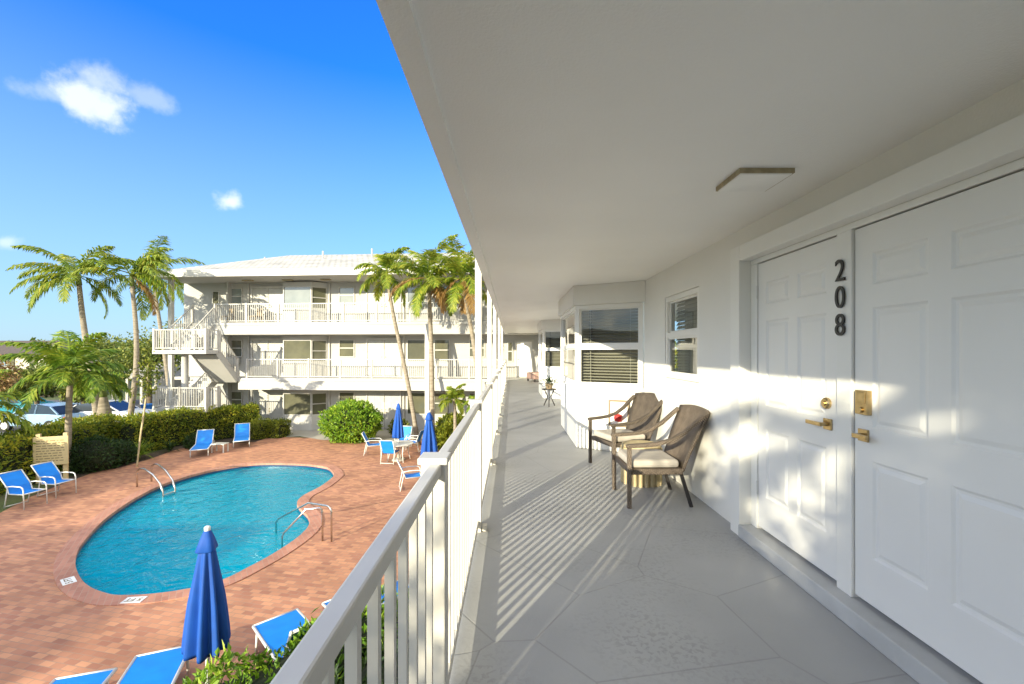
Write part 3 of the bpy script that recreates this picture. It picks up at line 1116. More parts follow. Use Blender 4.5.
# roof: hip
el, er, ef, eb = fu(153, -.7), UR + 8, -.7, WV + 9.0
ez, rz_ = 5.62, 8.0
rl = fu(286, 4.6)
b = MB()
b.prism([(el, ef), (er, ef), (er, eb), (el, eb)], ez, ez + .12)
b.build('soffit', M['far'], far)
b = MB()
b.box(el - .05, er, ef - .05, ef + .0, ez - .02, ez + .36)
b.box(el - .05, el, ef + .001, eb, ez - .02, ez + .36)
b.build('fascia', M['farrail'], far)
b = MB()
vm = (ef + eb) / 2
b.add([(el, ef, ez + .3), (er, ef, ez + .3), (er, eb, ez + .3), (el, eb, ez + .3), (rl, vm, rz_), (er, vm, rz_)],
      [(0, 1, 5, 4), (3, 4, 5, 2), (0, 4, 3), (1, 2, 5)])
rf = b.build('roof', M['roof'], far)
for (x, y, z) in ((265, 4.0, 7.55), (323, 3.2, 7.7), (372, 3.8, 7.95)):
    b = MB()
    u = fu(x, y)
    b.tube([(u, y, z - .6), (u, y, z + .12)], .06, 8)
    b.build('vent_pipe', M['acgrey'], rf)
# windows and doors
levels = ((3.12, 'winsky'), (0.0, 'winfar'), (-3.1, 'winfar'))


def fwin(x0, x1, z0, z1, v, gm, mid=True, u0=None, u1=None, name='window'):
    u0 = fu(x0, v) if u0 is None else u0
    u1 = fu(x1, v) if u1 is None else u1
    f = MB()
    k = .05
    for q in ((u0 - k, u0, z0 - k, z1 + k), (u1, u1 + k, z0 - k, z1 + k), (u0, u1, z0 - k, z0), (u0, u1, z1, z1 + k)):
        f.box(q[0], q[1], v - .06, v + .05, q[2], q[3])
    if mid:
        zm = z0 + (z1 - z0) * .52
        f.box(u0, u1, v - .05, v + .05, zm - .03, zm + .03)
    o = f.build(name, M['farrail'], far)
    p = MB()
    p.box(u0 - .01, u1 + .01, v - .02, v - .008, z0 - .01, z1 + .01)
    p.build('pane', M[gm], o)
    return o


def fdoor(x0, x1, zf, v, swap=False):
    f = MB()
    u0, u1 = fu(x0, v), fu(x1, v)
    k = .09
    f.box(u0 - k, u0, v - .09, v - .001, zf, zf + 2.28)
    f.box(u1, u1 + k, v - .09, v - .001, zf, zf + 2.28)
    f.box(u0, u1, v - .09, v - .001, zf + 2.16, zf + 2.28)
    um = (u0 + u1) / 2
    f.box(um - .05, um + .05, v - .07, v - .001, zf, zf + 2.16)
    o = f.build('door_frame', M['farrail'], far)
    for a, c in ((u0, um - .05), (um + .05, u1)):
        d = MB()
        d.box(a + .008, c - .008, v - .045, v - .002, zf + .08, zf + 2.15)
        w_ = c - a
        for (q0, q1) in ((.14, .46), (.54, .86)):
            for (r0, r1) in ((.30, .85), (.98, 1.6), (1.72, 1.95)):
                d.box(a + w_ * q0, a + w_ * q1, v - .052, v - .044, zf + r0, zf + r1)
        d.build('door', M['fardoor'], o, bevel=.004)
    h = MB()
    for s in (-1, 1):
        h.box(um + s * .13 - .04, um + s * .13 + .04, v - .10, v - .046, zf + 1.0, zf + 1.05)
        h.box(um + s * .12 - .025, um + s * .12 + .025, v - .07, v - .046, zf + 1.13, zf + 1.2)
    h.build('handle', M['bronze'], o)
    n_ = MB()
    for q in range(3):
        n_.box(um - .035, um + .035, v - .085, v - .071, zf + 1.62 + q * .14, zf + 1.72 + q * .14)
    n_.build('house_number', M['acgrey'], o)


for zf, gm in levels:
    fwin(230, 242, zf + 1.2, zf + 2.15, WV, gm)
    fdoor(253, 283, zf, WV)
    # bay
    bu0, bu1 = fu(283, WV - .65), fu(311, WV - .65)
    bu2 = fu(327.5, WV)
    b = MB()
    b.prism([(bu0, WV - .001), (bu0, WV - .65), (bu1 + .04, WV - .65), (bu2, WV - .001)], zf + (0 if zf > -3 else 0), zf + .86)
    b.build('bay_wall', M['far'], far)
    b = MB()
    b.prism([(bu0, WV - .001), (bu0, WV - .68), (bu1 + .05, WV - .68), (bu2 + .03, WV - .001)], zf + 2.17, zf + 2.43)
    b.build('bay_header', M['far'], far)
    fwin(0, 0, zf + .92, zf + 2.12, WV - .6, gm, False, bu0 + .06, bu1 - .03, 'bay_window')
    # angled side lite
    P0, P1 = V((bu1 + .02, WV - .63, 0)), V((bu2 - .03, WV - .02, 0))
    d = (P1 - P0).normalized()
    L = (P1 - P0).length
    mtx = Matrix(((d.x, -d.y, 0, P0.x), (d.y, d.x, 0, P0.y), (0, 0, 1, 0), (0, 0, 0, 1)))
    f = MB()
    for q in ((0, .05, .86, 2.17), (L - .05, L, .86, 2.17), (.05, L - .05, .86, .92), (.05, L - .05, 2.11, 2.17), (.05, L - .05, 1.5, 1.55)):
        f.box(q[0], q[1], -.02, .05, zf + q[2], zf + q[3], mtx)
    o2 = f.build('bay_window', M['farrail'], far)
    p = MB()
    p.box(.04, L - .04, .01, .02, zf + .9, zf + 2.13, mtx)
    p.build('pane', M['winfar'], o2)
    fwin(340, 354, zf + 1.2, zf + 2.15, WV, gm)
    fdoor(368, 400, zf, WV)
    fwin(408, 425, zf + .95, zf + 2.15, WV, gm, False)
    fwin(435, 449, zf + .95, zf + 2.15, WV, gm)
    if zf < 3:
        fwin(508.3, 512, zf + .95, zf + 2.0, WV, gm)
    fwin(470, 484, zf + 1.2, zf + 2.15, WV, gm)
# end door seen along the near walkway
f = MB()
u0, u1 = fu(516.5, WV), fu(531.8, WV)
f.box(u0 - .1, u0, WV - .09, WV - .001, .003, 2.16)
f.box(u1, u1 + .1, WV - .09, WV - .001, .003, 2.16)
f.box(u0, u1, WV - .09, WV - .001, 2.06, 2.16)
o = f.build('door_frame', M['farrail'], far)
d = MB()
d.box(u0 + .006, u1 - .006, WV - .045, WV - .002, .05, 2.05)
d.build('door', M['door'], o)
h = MB()
h.box(u0 + .06, u0 + .13, WV - .09, WV - .046, 1.0, 1.05)
h.box(u0 + .07, u0 + .12, WV - .07, WV - .046, 1.15, 1.2)
h.build('handle', M['brass'], o)
# small dark stair window on third floor, ACs under left windows
fwin(213.5, 219, 4.2, 5.1, WV, 'winfar', False)
for zf in (0.0, -3.1):
    a = MB()
    u = fu(236, WV)
    a.box(u - .33, u + .33, WV - .42, WV - .07, zf + .72, zf + 1.14)
    for k in range(5):
        a.box(u - .29, u + .29, WV - .428, WV - .419, zf + .77 + k * .065, zf + .80 + k * .065)
    a.build('air_conditioner', M['acgrey'], far, bevel=.01)
# soffit lights
for x in (247, 287, 325):
    b = MB()
    u = fu(x, .6)
    b.box(u - .28, u + .28, .55, .8, 5.56, 5.618)
    b.build('soffit_light', M['bronze'], far)
# columns
for x, z0, z1 in ((171.5, -3.1, 5.62), (427.5, -3.1, 3.0)):
    b = MB()
    u = fu(x, -.1)
    b.box(u - .12, u + .12, -.22, -.032, z0, z1)
    b.build('column', M['farrail'], far, bevel=.01)


for x in (248.5, 329.5, 404):
    b = MB()
    u = fu(x, WV - .05)
    b.tube([(u, WV - .06, -3.05), (u, WV - .06, 5.6)], .045, 8)
    b.build('downpipe', M['farrail'], far)


def gallery_rail(zf, ul, ur, label):
    t_ = thing('gallery_railing', label, 'railing', (BX, BY, 0), -BA, 'gallery railings of the wing')
    k = max(1, round((ur - ul) / 1.88))
    st = (ur - ul) / k
    for i in range(k + 1):
        b = MB()
        u = ul + i * st
        b.box(u - .045, u + .045, .04, .13, zf, zf + 1.10)
        b.build('post', M['farrail'], t_)
        if i < k:
            b = MB()
            b.box(u + .046, u + st - .046, .06, .11, zf + 1.02, zf + 1.07)
            b.box(u + .046, u + st - .046, .065, .105, zf + .07, zf + .11)
            q = u + .12
            while q < u + st - .08:
                b.box(q - .011, q + .011, .074, .096, zf + .111, zf + 1.019)
                q += .118
            b.build('picket_panel', M['farrail'], t_)


gallery_rail(3.12, fu(213, 0) + .05, fu(505, 0) + .4, 'white picket railing along the top floor gallery of the wing')
gallery_rail(0.0, fu(246, 0), fu(502, 0), 'white picket railing along the middle floor gallery of the wing')

# exterior stair
st = thing('exterior_staircase', 'white concrete outdoor staircase with picket rails at the wing corner', 'staircase', (BX, BY, 0), -BA)
v0 = -2.4
ua, ub = fu(152, v0), fu(206, v0)
v1 = v0 + .85


def railrun(p, q, name='railing', posts_=True):
    """rail between two points (u,v,z at floor level)"""
    b = MB()
    p, q = V(p), V(q)
    b.bar(p + V((0, 0, 1.04)), q + V((0, 0, 1.04)), .05, .05)
    b.bar(p + V((0, 0, .1)), q + V((0, 0, .1)), .04, .04)
    L = (V((q.x, q.y, 0)) - V((p.x, p.y, 0))).length
    k = max(2, int(L / .118))
    for i in range(1, k):
        c = p.lerp(q, i / k)
        b.box(c.x - .011, c.x + .011, c.y - .011, c.y + .011, c.z + .1, c.z + 1.03)
    for c in (p, q):
        b.box(c.x - .05, c.x + .05, c.y - .05, c.y + .05, c.z - .05, c.z + 1.1)
    return b.build(name, M['farrail'], st)


def flight(u0_, u1_, va, za, vb, zb):
    b = MB()
    k = 9
    for i in range(k):
        y_a, y_b = va + (vb - va) * i / k, va + (vb - va) * (i + 1) / k
        z = za + (zb - za) * (i + .5) / k
        b.box(u0_, u1_, min(y_a, y_b), max(y_a, y_b), z - .1, z + (abs(zb - za) / k) / 2)
    for u in (u0_ - .04, u1_ + .04):
        b.bar((u, va, za - .12), (u, vb, zb - .12), .07, .34)
    b.bar(((u0_ + u1_) / 2, va, za - .2), ((u0_ + u1_) / 2, vb, zb - .2), u1_ - u0_, .14)
    b.build('stair_flight', M['far'], st)


for (zl, nm) in ((1.56, 'upper'), (-1.42, 'lower')):
    b = MB()
    b.box(ua, ub, v0, v1, zl - .2, zl)
    b.build('landing', M['far'], st, bevel=.01)
    railrun((ua + .06, v0 + .06, zl), ((ua + ub) / 2, v0 + .06, zl))
    railrun(((ua + ub) / 2 + .001, v0 + .06, zl), (ub - .06, v0 + .06, zl))
    railrun((ua + .06, v0 + .17, zl), (ua + .06, v1, zl))
    railrun((ub - .06, v0 + .17, zl), (ub - .06, v1, zl))
um = (ua + ub) / 2
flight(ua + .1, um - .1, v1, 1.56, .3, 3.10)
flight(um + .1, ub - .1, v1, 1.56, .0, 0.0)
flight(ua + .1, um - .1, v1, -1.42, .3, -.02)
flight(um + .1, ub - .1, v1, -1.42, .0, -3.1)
railrun((um - .03, v1 + .1, 1.60), (um - .03, .2, 3.08))
railrun((ua + .03, v1 + .1, 1.60), (ua + .03, .2, 3.08))
railrun((um + .06, v1 + .1, 1.5), (um + .06, -.05, .03))
railrun((ub - .03, v1 + .1, 1.5), (ub - .03, -.05, .03))
railrun((ub - .03, v1 + .1, -1.45), (ub - .03, -.05, -3.05))
railrun((um - .03, v1 + .1, -1.4), (um - .03, .2, -.05))
b = MB()
b.tube([(fu(185, v0 + .7), v0 + .7, -3.1), (fu(185, v0 + .7), v0 + .7, 1.36)], .16, 18)
b.build('column', M['far'], st, smooth=False)
for u in (ua + .25, ):
    b = MB()
    b.tube([(u, v0 + .6, -3.1), (u, v0 + .6, -1.62)], .13, 14)
    b.build('column', M['far'], st)

# gallery furniture and tiny bits on the wing
for (x, lab) in ((228, 'dark small chair on the top gallery beside the stair head'), (256, 'dark small chair on the top gallery in front of its door')):
    p = V((fu(x, .9), .9, 3.12))
    wpos = Matrix.Translation((BX, BY, 0)) @ Matrix.Rotation(-BA, 4, 'Z') @ p
    t = thing('gallery_chair', lab, 'chair', wpos, R(160))
    b = MB(); b.box(-.25, .25, -.22, .25, .38, .44); b.build('seat', M['browntrim'], t)
    b = MB(); b.box(-.25, .25, -.27, -.22, .42, .9); b.build('backrest', M['browntrim'], t)
    for sx in (-1, 1):
        for sy in (-1, 1):
            b = MB(); b.box(sx * .22 - .02, sx * .22 + .02, sy * .2 - .02, sy * .2 + .02, 0, .38); b.build('leg', M['browntrim'], t)

# ------------------------------------------------------------------ pool ladder and handrail
t = thing('pool_ladder', 'steel pool ladder with two looped grab rails at the far west edge of the water', 'pool ladder', gp(160, 486))


def looprail(p0, p1, h=.62, drop=.75):
    """deck foot p0 to water side p1"""
    p0, p1 = V(p0), V(p1)
    d = p1 - p0
    pts = [p0 + V((0, 0, -.02)), p0 + V((0, 0, h * .72))]
    for k in range(1, 7):
        a = math.pi / 2 * k / 6
        pts.append(p0 + d * .30 * (1 - math.cos(a)) + V((0, 0, h * .72 + h * .28 * math.sin(a))))
    pts += [p0 + d * .62 + V((0, 0, h * .8)), p0 + d * .9 + V((0, 0, h * .42)), p1 + V((0, 0, h * .05)), p1 + V((0, 0, -drop))]
    return pts


fa, fb = gp(163, 493), gp(175, 489)
for f, g_ in ((gp(137, 487), fa), (gp(151.5, 481.5), fb)):
    b = MB()
    b.tube(looprail(f, g_, .66), .028, 8)
    b.build('grab_rail', M['steel'], t, True, smooth=True)
for k in range(3):
    b = MB()
    b.bar(fa + V((0, 0, -.08 - k * .28)), fb + V((0, 0, -.08 - k * .28)), .09, .03)
    b.build('step', M['steel'], t, True)
t = thing('entry_handrail', 'steel entry handrails sloping from the deck into the shallow end', 'handrail', gp(328, 541))
for (pf, pe, h) in ((gp(331.5, 541.5), gp(276, 534, G - .15), .84), (gp(322.5, 541), gp(282, 549, G - .15), .80)):
    d = pe - pf
    d.z = 0
    pts = [pf + V((0, 0, -.02)), pf + V((0, 0, h * .85))]
    for k in range(1, 6):
        a = math.pi / 2 * k / 5
        pts.append(pf + d * .09 * (1 - math.cos(a)) + V((0, 0, h * .85 + h * .15 * math.sin(a))))
    pts += [pf + d * .40 + V((0, 0, h * .98)), pf + d * .95 + V((0, 0, h * .30)), pf + d * 1.0 + V((0, 0, h * .18)), pf + d * 1.0 + V((0, 0, -.6))]
    b = MB()
    b.tube(pts, .022, 8)
    b.build('rail', M['steel'], t, True, smooth=True)


# ------------------------------------------------------------------ poolside furniture
def sling_strip(pts, w_, th=.012):
    return curve_arm(pts, w_, th)


def lounger(name, loc, rz, label, back=40, group='blue sling loungers around the pool'):
    """head towards -y, feet towards +y"""
    t = thing(name, label, 'lounger', loc, rz, group)
    a = R(back)
    bx, bz = -.25 - .74 * math.cos(a), .36 + .74 * math.sin(a)
    sling_strip([(0, 1.05, .335), (0, .6, .35), (0, .1, .345), (0, -.25, .36)], .60).build('seat_sling', M['sling'], t)
    sling_strip([(0, -.255, .365), (0, -.25 - .37 * math.cos(a), .355 + .37 * math.sin(a)), (0, bx, bz)], .60).build('back_sling', M['sling'], t)
    for s in (-1, 1):
        b = MB()
        b.tube([(s * .32, 1.07, .33), (s * .32, -.25, .355), (s * .32, -.9, .33)], .022, 8)
        b.build('side_rail', M['frame'], t, smooth=True)
        b = MB()
        b.tube([(s * .32, -.25, .36), (s * .32, bx - .02 * math.cos(a), bz + .02 * math.sin(a))], .02, 8)
        b.build('back_rail', M['frame'], t, smooth=True)
        for y in (-.72, .85):
            b = MB()
            b.tube([(s * .32, y, .34), (s * .325, y - .05 * (1 if y < 0 else -1), 0)], .02, 8)
            b.build('leg', M['frame'], t, smooth=True)
    b = MB()
    b.tube([(-.32, 1.07, .33), (.32, 1.07, .33)], .022, 8)
    b.build('cross_bar', M['frame'], t, smooth=True)
    b = MB()
    b.tube([(-.32, bx, bz), (.32, bx, bz)], .02, 8)
    b.build('cross_bar', M['frame'], t, smooth=True)
    b = MB()
    b.tube([(-.30, bx + .25 * math.cos(a), bz - .25 * math.sin(a) - .02), (-.30, -.86, .33)], .014, 6)
    b.build('back_prop', M['frame'], t)
    b = MB()
    b.tube([(.30, bx + .25 * math.cos(a), bz - .25 * math.sin(a) - .02), (.30, -.86, .33)], .014, 6)
    b.build('back_prop', M['frame'], t)
    return t


def head(d):                                         # rotation so that +y (feet) points along d
    return math.atan2(-d[0], d[1])


def lg(px, py, d, label, back, name='sun_lounger'):
    return lounger(name, gp(px, py), head(d), label, back)


lg(203, 452.5, (.45, -.9), 'blue sling lounger against the tall hedge, left of the little side table', 48)
lg(242, 444, (.5, -.86), 'blue sling lounger by the low yellow-green hedge, right of the little side table', 48)
# near row along our own building
for (x, y, z, d, lab, bk) in ((62, 700, -2.75, (-.30, .95), 'blue sling lounger in the near row, corner just showing at the bottom edge', 8),
                              (152, 672, -2.75, (-.38, .92), 'blue sling lounger lying flat in the near row beside the big closed umbrella', 6),
                              (312, 650, -2.55, (-.70, .71), 'blue sling lounger with raised back, right of the big closed umbrella', 60),
                              (385, 622, -2.55, (-.70, .71), 'blue sling lounger half hidden behind the near top rail', 55),
                              (425, 612, -2.55, (-.62, .78), 'blue sling lounger seen only through the near pickets', 55)):
    p = gp(x, y, z)
    dd = V((d[0], d[1], 0)).normalized()
    off_ = .55 if bk < 30 else .45
    p = p + dd * (off_ if bk > 30 else -.6)
    lounger('sun_lounger', (p.x, p.y, G), head(dd), lab, bk)


def armchair(loc, rz, label, cat_group='blue sling armchairs by the pool', low=False):
    """front towards +y"""
    t = thing('sling_armchair', label, 'chair', loc, rz, cat_group)
    tilt = .34 if low else .17
    sling_strip([(0, .27, .43), (0, .05, .405), (0, -.20, .40), (0, -.24, .43), (0, -.30, .60), (0, -.30 - tilt, .96)], .50).build('sling', M['sling'], t)
    for s in (-1, 1):
        x = s * .275
        b = MB()
        b.tube([(x, -.31 - tilt, .98), (x, -.30, .60), (x, -.23, .42), (x, .28, .43)], .016, 8)
        b.build('side_frame', M['frame'], t, smooth=True)
        b = MB()
        b.tube([(x, -.36, .62), (x, -.10, .655), (x, .20, .65), (x, .27, .62), (x, .30, .54), (x, .33, .0)], .016, 8)
        b.build('arm', M['frame'], t, smooth=True)
        b = MB()
        b.tube([(x, -.28, .58), (x, -.40, .0)], .016, 8)
        b.build('rear_leg', M['frame'], t, smooth=True)
    b = MB()
    b.tube([(-.275, -.31 - tilt, .98), (.275, -.31 - tilt, .98)], .016, 8)
    b.build('cross_bar', M['frame'], t, smooth=True)
    b = MB()
    b.tube([(-.275, .28, .43), (.275, .28, .43)], .016, 8)
    b.build('cross_bar', M['frame'], t, smooth=True)
    b = MB()
    b.tube([(-.275, -.39, .04), (.275, -.39, .04)], .014, 8)
    b.build('cross_bar', M['frame'], t, smooth=True)
    return t


armchair(gp(27, 506), R(-100), 'blue sling armchair with white frame, left one of the pair by the sign', low=True)
armchair(gp(58, 495), R(-100), 'blue sling armchair with white frame, directly below the tan sign', low=True)
armchair(gp(374, 454), R(-80), 'blue sling chair on the bush side of the patio table')
armchair(gp(391, 462), R(-8), 'blue sling chair with its back to the pool, in front of the patio table')
armchair(gp(403, 448.5), R(172), 'blue sling chair on the far side of the patio table')
armchair(gp(413, 451), R(80), 'blue sling chair tucked at the railing side of the patio table')
armchair(gp(412, 488), R(-72), 'blue sling chair standing alone near the rail, apart from the patio table')

t = thing('side_table', 'little white side table between the two far loungers', 'table', gp(220, 452))
b = MB(); b.box(-.3, .3, -.2, .2, .36, .40); b.build('table_top', M['tabletop'], t, bevel=.01)
for sx in (-1, 1):
    for sy in (-1, 1):
        b = MB(); b.box(sx * .26 - .02, sx * .26 + .02, sy * .16 - .02, sy * .16 + .02, 0, .36); b.build('leg', M['frame'], t)
tp = gp(399, 443, G + .73)
t = thing('patio_table', 'round pale patio table under the farther closed umbrella', 'table', (tp.x, tp.y, G))
b = MB(); b.lathe([(.56, .70), (.60, .705), (.60, .725), (.58, .73)], n=32); b.build('table_top', M['tabletop'], t)
for k in range(4):
    a = k * math.pi / 2 + .6
    b = MB(); b.tube([(.46 * math.cos(a), .46 * math.sin(a), .70), (.40 * math.cos(a), .40 * math.sin(a), .35), (.50 * math.cos(a), .50 * math.sin(a), 0)], .02, 8)
    b.build('leg', M['frame'], t, smooth=True)


def umbrella(loc, label, z0, z1, rmax, pole0=0.0, ntop=.16, base=True):
    """closed umbrella: canvas from z0 (hem) to z1 (tip) above the loc"""
    t = thing('closed_umbrella', label, 'umbrella', loc, random.uniform(0, 6), 'closed blue umbrellas on the deck')
    H = z1 - z0

    def md(a, z):
        k = (z1 - z) / H
        return 1 + (.27 * math.cos(8 * a + .5 * math.sin(3 * a)) + .08 * math.cos(3 * a + 1)) * min(1, k * 1.6)
    prof = [(.02, z0 + .10)] + [(rmax * f, z0 + H * h) for (f, h) in ((.80, .015), (1.0, .0), (1.02, .03), (.98, .12), (.90, .25), (.80, .4), (.68, .55), (.56, .68), (.44, .80), (.38, .86))]
    b = MB()
    b.lathe(prof, n=72, mod=md)
    b.build('canopy', M['umb'], t, smooth=True)
    b = MB()
    b.lathe([(rmax * .47, z0 + H * .83), (rmax * .52, z0 + H * .84), (rmax * .36, z0 + H * .93), (rmax * .20, z0 + H * .985), (.02, z1)], n=48,
            mod=lambda a, z: 1 + (.28 * max(0, math.cos(a - 5.6)) + .16 * math.cos(4 * a)) * max(0, min(1, (z1 - z) / (H * .2))))
    b.build('vent_cap', M['umb'], t, smooth=True)
    b = MB()
    b.tube([(0, 0, pole0), (0, 0, z1 - .02)], .022, 10)
    b.build('pole', M['frame'], t)
    b = MB()
    b.lathe([(.02, z1 - .04), (.034, z1 - .03), (.036, z1 + .025), (.02, z1 + .04)], n=14)
    b.build('finial', M['whitefab'], t, smooth=True)
    if base:
        b = MB()
        b.lathe([(.27, 0), (.28, .03), (.26, .07), (.06, .10), (.05, .25)], n=28)
        b.build('base', M['concrete'], t)
    return t


random.seed(2)
umbrella((-3.76, 5.44, G), 'big closed royal blue umbrella in the foreground between the near loungers', .88, 2.37, .205)
umbrella((tp.x - .03, tp.y + .02, G), 'closed blue umbrella standing through the patio table', .95, 2.42, .19, base=True)
up = at(429, 413, 15.6)
umbrella((up.x, up.y, G), 'closed blue umbrella behind the near railing, right of the patio table', .75, 2.44, .25)

# pool rules sign (its engraving is too faint to read in the photograph: faint rules only)
t = thing('sign_board', 'tan carved pool sign on two posts beside the left armchairs', 'sign', gp(51, 483), R(22))
sc = 1.0
b = MB(); b.box(-.47, .47, -.03, .03, .62, 1.62); b.build('board', M['sign'], t, bevel=.015)
for s in (-1, 1):
    b = MB(); b.box(s * .36 - .06, s * .36 + .06, .031, .13, 0, 1.72); b.build('post', M['sign'], t, bevel=.01)
b = MB()
random.seed(9)
for k in range(9):
    z = 1.48 - k * .088
    x = -.38
    while x < .33:
        L = random.uniform(.05, .16)
        b.box(x, min(x + L, .38), -.034, -.0305, z - .012, z + .012)
        x += L + .035
b.build('engraving', M['signink'], t)


# ------------------------------------------------------------------ vegetation
def frond_mesh(b, org, az, el_, L, droop, ll, dens=40, lw=.075, twist=0.0, start=.14):
    N = 16
    p = V(org)
    e = el_
    h = V((math.cos(az), math.sin(az), 0))
    side = V((-math.sin(az), math.cos(az), 0))
    pts, dirs = [p.copy()], []
    for i in range(N):
        d = h * math.cos(e) + V((0, 0, 1)) * math.sin(e) + side * twist * i / N * .35
        d.normalize()
        dirs.append(d)
        p = p + d * L / N
        pts.append(p.copy())
        e -= droop / N * (0.5 + 1.2 * i / N)
    b.tube(pts, [.030 * (1 - .85 * i / N) * (L / 3) + .003 for i in range(N + 1)], 5)
    for k in range(dens):
        t_ = start + (1 - start) * (k + .5) / dens
        i = min(N - 1, int(t_ * N))
        f = t_ * N - i
        q = pts[i].lerp(pts[i + 1], f)
        d = dirs[i]
        up = d.cross(side) * -1
        if up.z < 0:
            up = -up
        ln = ll * (math.sin(math.pi * (.16 + .80 * t_)) ** .7) * random.uniform(.8, 1.25)
        for s in (-1, 1):
            dr = (side * s * random.uniform(.55, .9) + d * random.uniform(.4, .95) + V((0, 0, 1)) * random.uniform(-.55, .12)).normalized()
            wv = d * lw * .5
            m1 = q + dr * ln * .5
            e2 = m1 + (dr + V((0, 0, -random.uniform(.35, .9)))).normalized() * ln * .5
            b.add([q - wv * .5, q + wv * .5, m1 + wv, m1 - wv, e2], [(0, 1, 2, 3), (3, 2, 4)])


def smooth_path(P, k=5):
    P = [V(p) for p in P]
    out = []
    for i in range(len(P) - 1):
        a, b, c, d = P[max(i - 1, 0)], P[i], P[i + 1], P[min(i + 2, len(P) - 1)]
        for j in range(k):
            t_ = j / k
            out.append(.5 * ((2 * b) + (c - a) * t_ + (2 * a - 5 * b + 4 * c - d) * t_ * t_ + (3 * b - a - 3 * c + d) * t_ ** 3))
    out.append(P[-1])
    return out


def palm(label, path, r0, r1, L, nf, seed, leafm='palm_a', droop=1.35, ll=.55, azs=None, els=(75, -35), shaft=True, dry=0, bulge=0, lw=.075, dens=54, az_bias=None, name='palm_tree', group='palm trees around the pool'):
    random.seed(seed)
    P = smooth_path(path)
    t = thing(name, label, 'palm', (P[0].x, P[0].y, P[0].z), 0, group)
    k = len(P)
    rr = []
    for i in range(k):
        f = i / (k - 1)
        r = r0 + (r1 - r0) * f
        if f < .12:
            r *= 1 + (1 - f / .12) * .45
        r *= 1 + bulge * math.exp(-((f - .35) / .25) ** 2)
        rr.append(r)
    b = MB()
    b.tube(P, rr, 10)
    b.build('trunk', M['trunk'], t, True, smooth=True)
    top = P[-1]
    d = (P[-1] - P[-3]).normalized()
    if shaft:
        b = MB()
        b.tube([top - d * .05, top + d * .25, top + d * .6], [r1 * 1.25, r1 * 1.1, r1 * .5], 10)
        b.build('crownshaft', M['shaft'], t, True, smooth=True)
        top = top + d * .5
    for i in range(nf):
        f = i / max(1, nf - 1)
        az = i * 2.39996 + random.uniform(-.3, .3)
        if az_bias and random.random() < az_bias[1]:
            az = az_bias[0] + random.gauss(0, .55)
        e = R(els[0] + (els[1] - els[0]) * f + random.uniform(-9, 9))
        isdry = i >= nf - dry
        b = MB()
        frond_mesh(b, top + V((random.uniform(-.04, .04), random.uniform(-.04, .04), random.uniform(-.1, .08))), az, e if not isdry else R(random.uniform(-35, 0)), L * random.uniform(.82, 1.06) * (.85 if isdry else 1),
                   droop * random.uniform(.8, 1.2), ll, dens, lw, random.uniform(-.5, .5))
        b.build('frond', M['palm_dry' if isdry else leafm], t, True)
    return t


def trunkpts(pix, Y, base_z=G):
    pts = [at(x, y, Y) for x, y in pix]
    b = pts[0]
    return [V((b.x, b.y, base_z))] + pts[1:]


palm('tall feather palm with swept fronds, leftmost of the tall pair by the parking', trunkpts([(101, 447), (96, 407), (89, 360), (83, 320), (79, 284)], 22.0), .17, .10, 2.75, 17, 11, droop=1.25, ll=.62, els=(60, -30), az_bias=(math.pi, .35))
palm('tall feather palm with yellowing crown, trunk curving beside the white car', trunkpts([(127, 446), (131, 412), (136, 370), (136, 330), (132, 285)], 22.3), .15, .09, 2.7, 17, 23, droop=1.6, ll=.6, els=(62, -35), az_bias=(0.2, .25), dry=1)
palm('palm leaning behind the stair corner of the wing', trunkpts([(172, 432), (167, 370), (160, 325), (153, 276)], 31.0), .17, .10, 3.7, 13, 37, droop=1.3, ll=.8, els=(55, -25), az_bias=(0.1, .4))
palm('short bushy palm with a slim pale trunk rising beside the tan sign', trunkpts([(66, 474), (68, 440), (69, 405), (70, 384)], 16.5), .115, .085, 2.2, 17, 41, 'palm_b', droop=1.35, ll=.55, els=(82, -18))
palm('stout bottle-trunk palm with drooping small crown by the black fence', trunkpts([(106, 449), (105, 425), (104, 408), (103, 396)], 20.6), .42, .13, 1.35, 12, 53, 'palm_b', droop=1.9, ll=.38, els=(60, -10), shaft=True, bulge=.1)
palm('slim palm with curving bare trunk rising behind the patio table', trunkpts([(418, 441), (411, 400), (402, 355), (394, 318), (388, 284)], 21.6), .11, .075, 2.0, 15, 67, droop=1.6, ll=.5, els=(80, -30))
palm('straight palm with golden dead fronds before the white wing column', trunkpts([(432.5, 441), (432, 390), (431, 340), (429, 290)], 20.5), .12, .09, 2.5, 20, 71, droop=1.45, ll=.58, dry=3, els=(82, -45))
palm('palm leaning behind the walkway columns with some browned fronds', trunkpts([(486, 452), (479, 390), (473, 340), (464, 290)], 20.0), .11, .085, 2.6, 20, 89, droop=1.45, ll=.58, dry=3, els=(84, -40))
palm('young short palm with a tufted head near the far flower bed', trunkpts([(455, 431), (455, 415), (454, 399)], 19.5), .08, .06, 1.0, 12, 97, 'palm_a', droop=1.6, ll=.30, shaft=False, els=(80, -10), lw=.05)
palm('second young palm half hidden behind the rail post', trunkpts([(478, 440), (478, 420), (477, 404)], 19.0), .08, .06, .8, 10, 101, 'palm_b', droop=1.8, ll=.28, shaft=False, els=(70, -20), lw=.05)


def fbm(p, s=1.0):
    return mnoise.fractal(V(p) * s, 1.0, 2.0, 3)


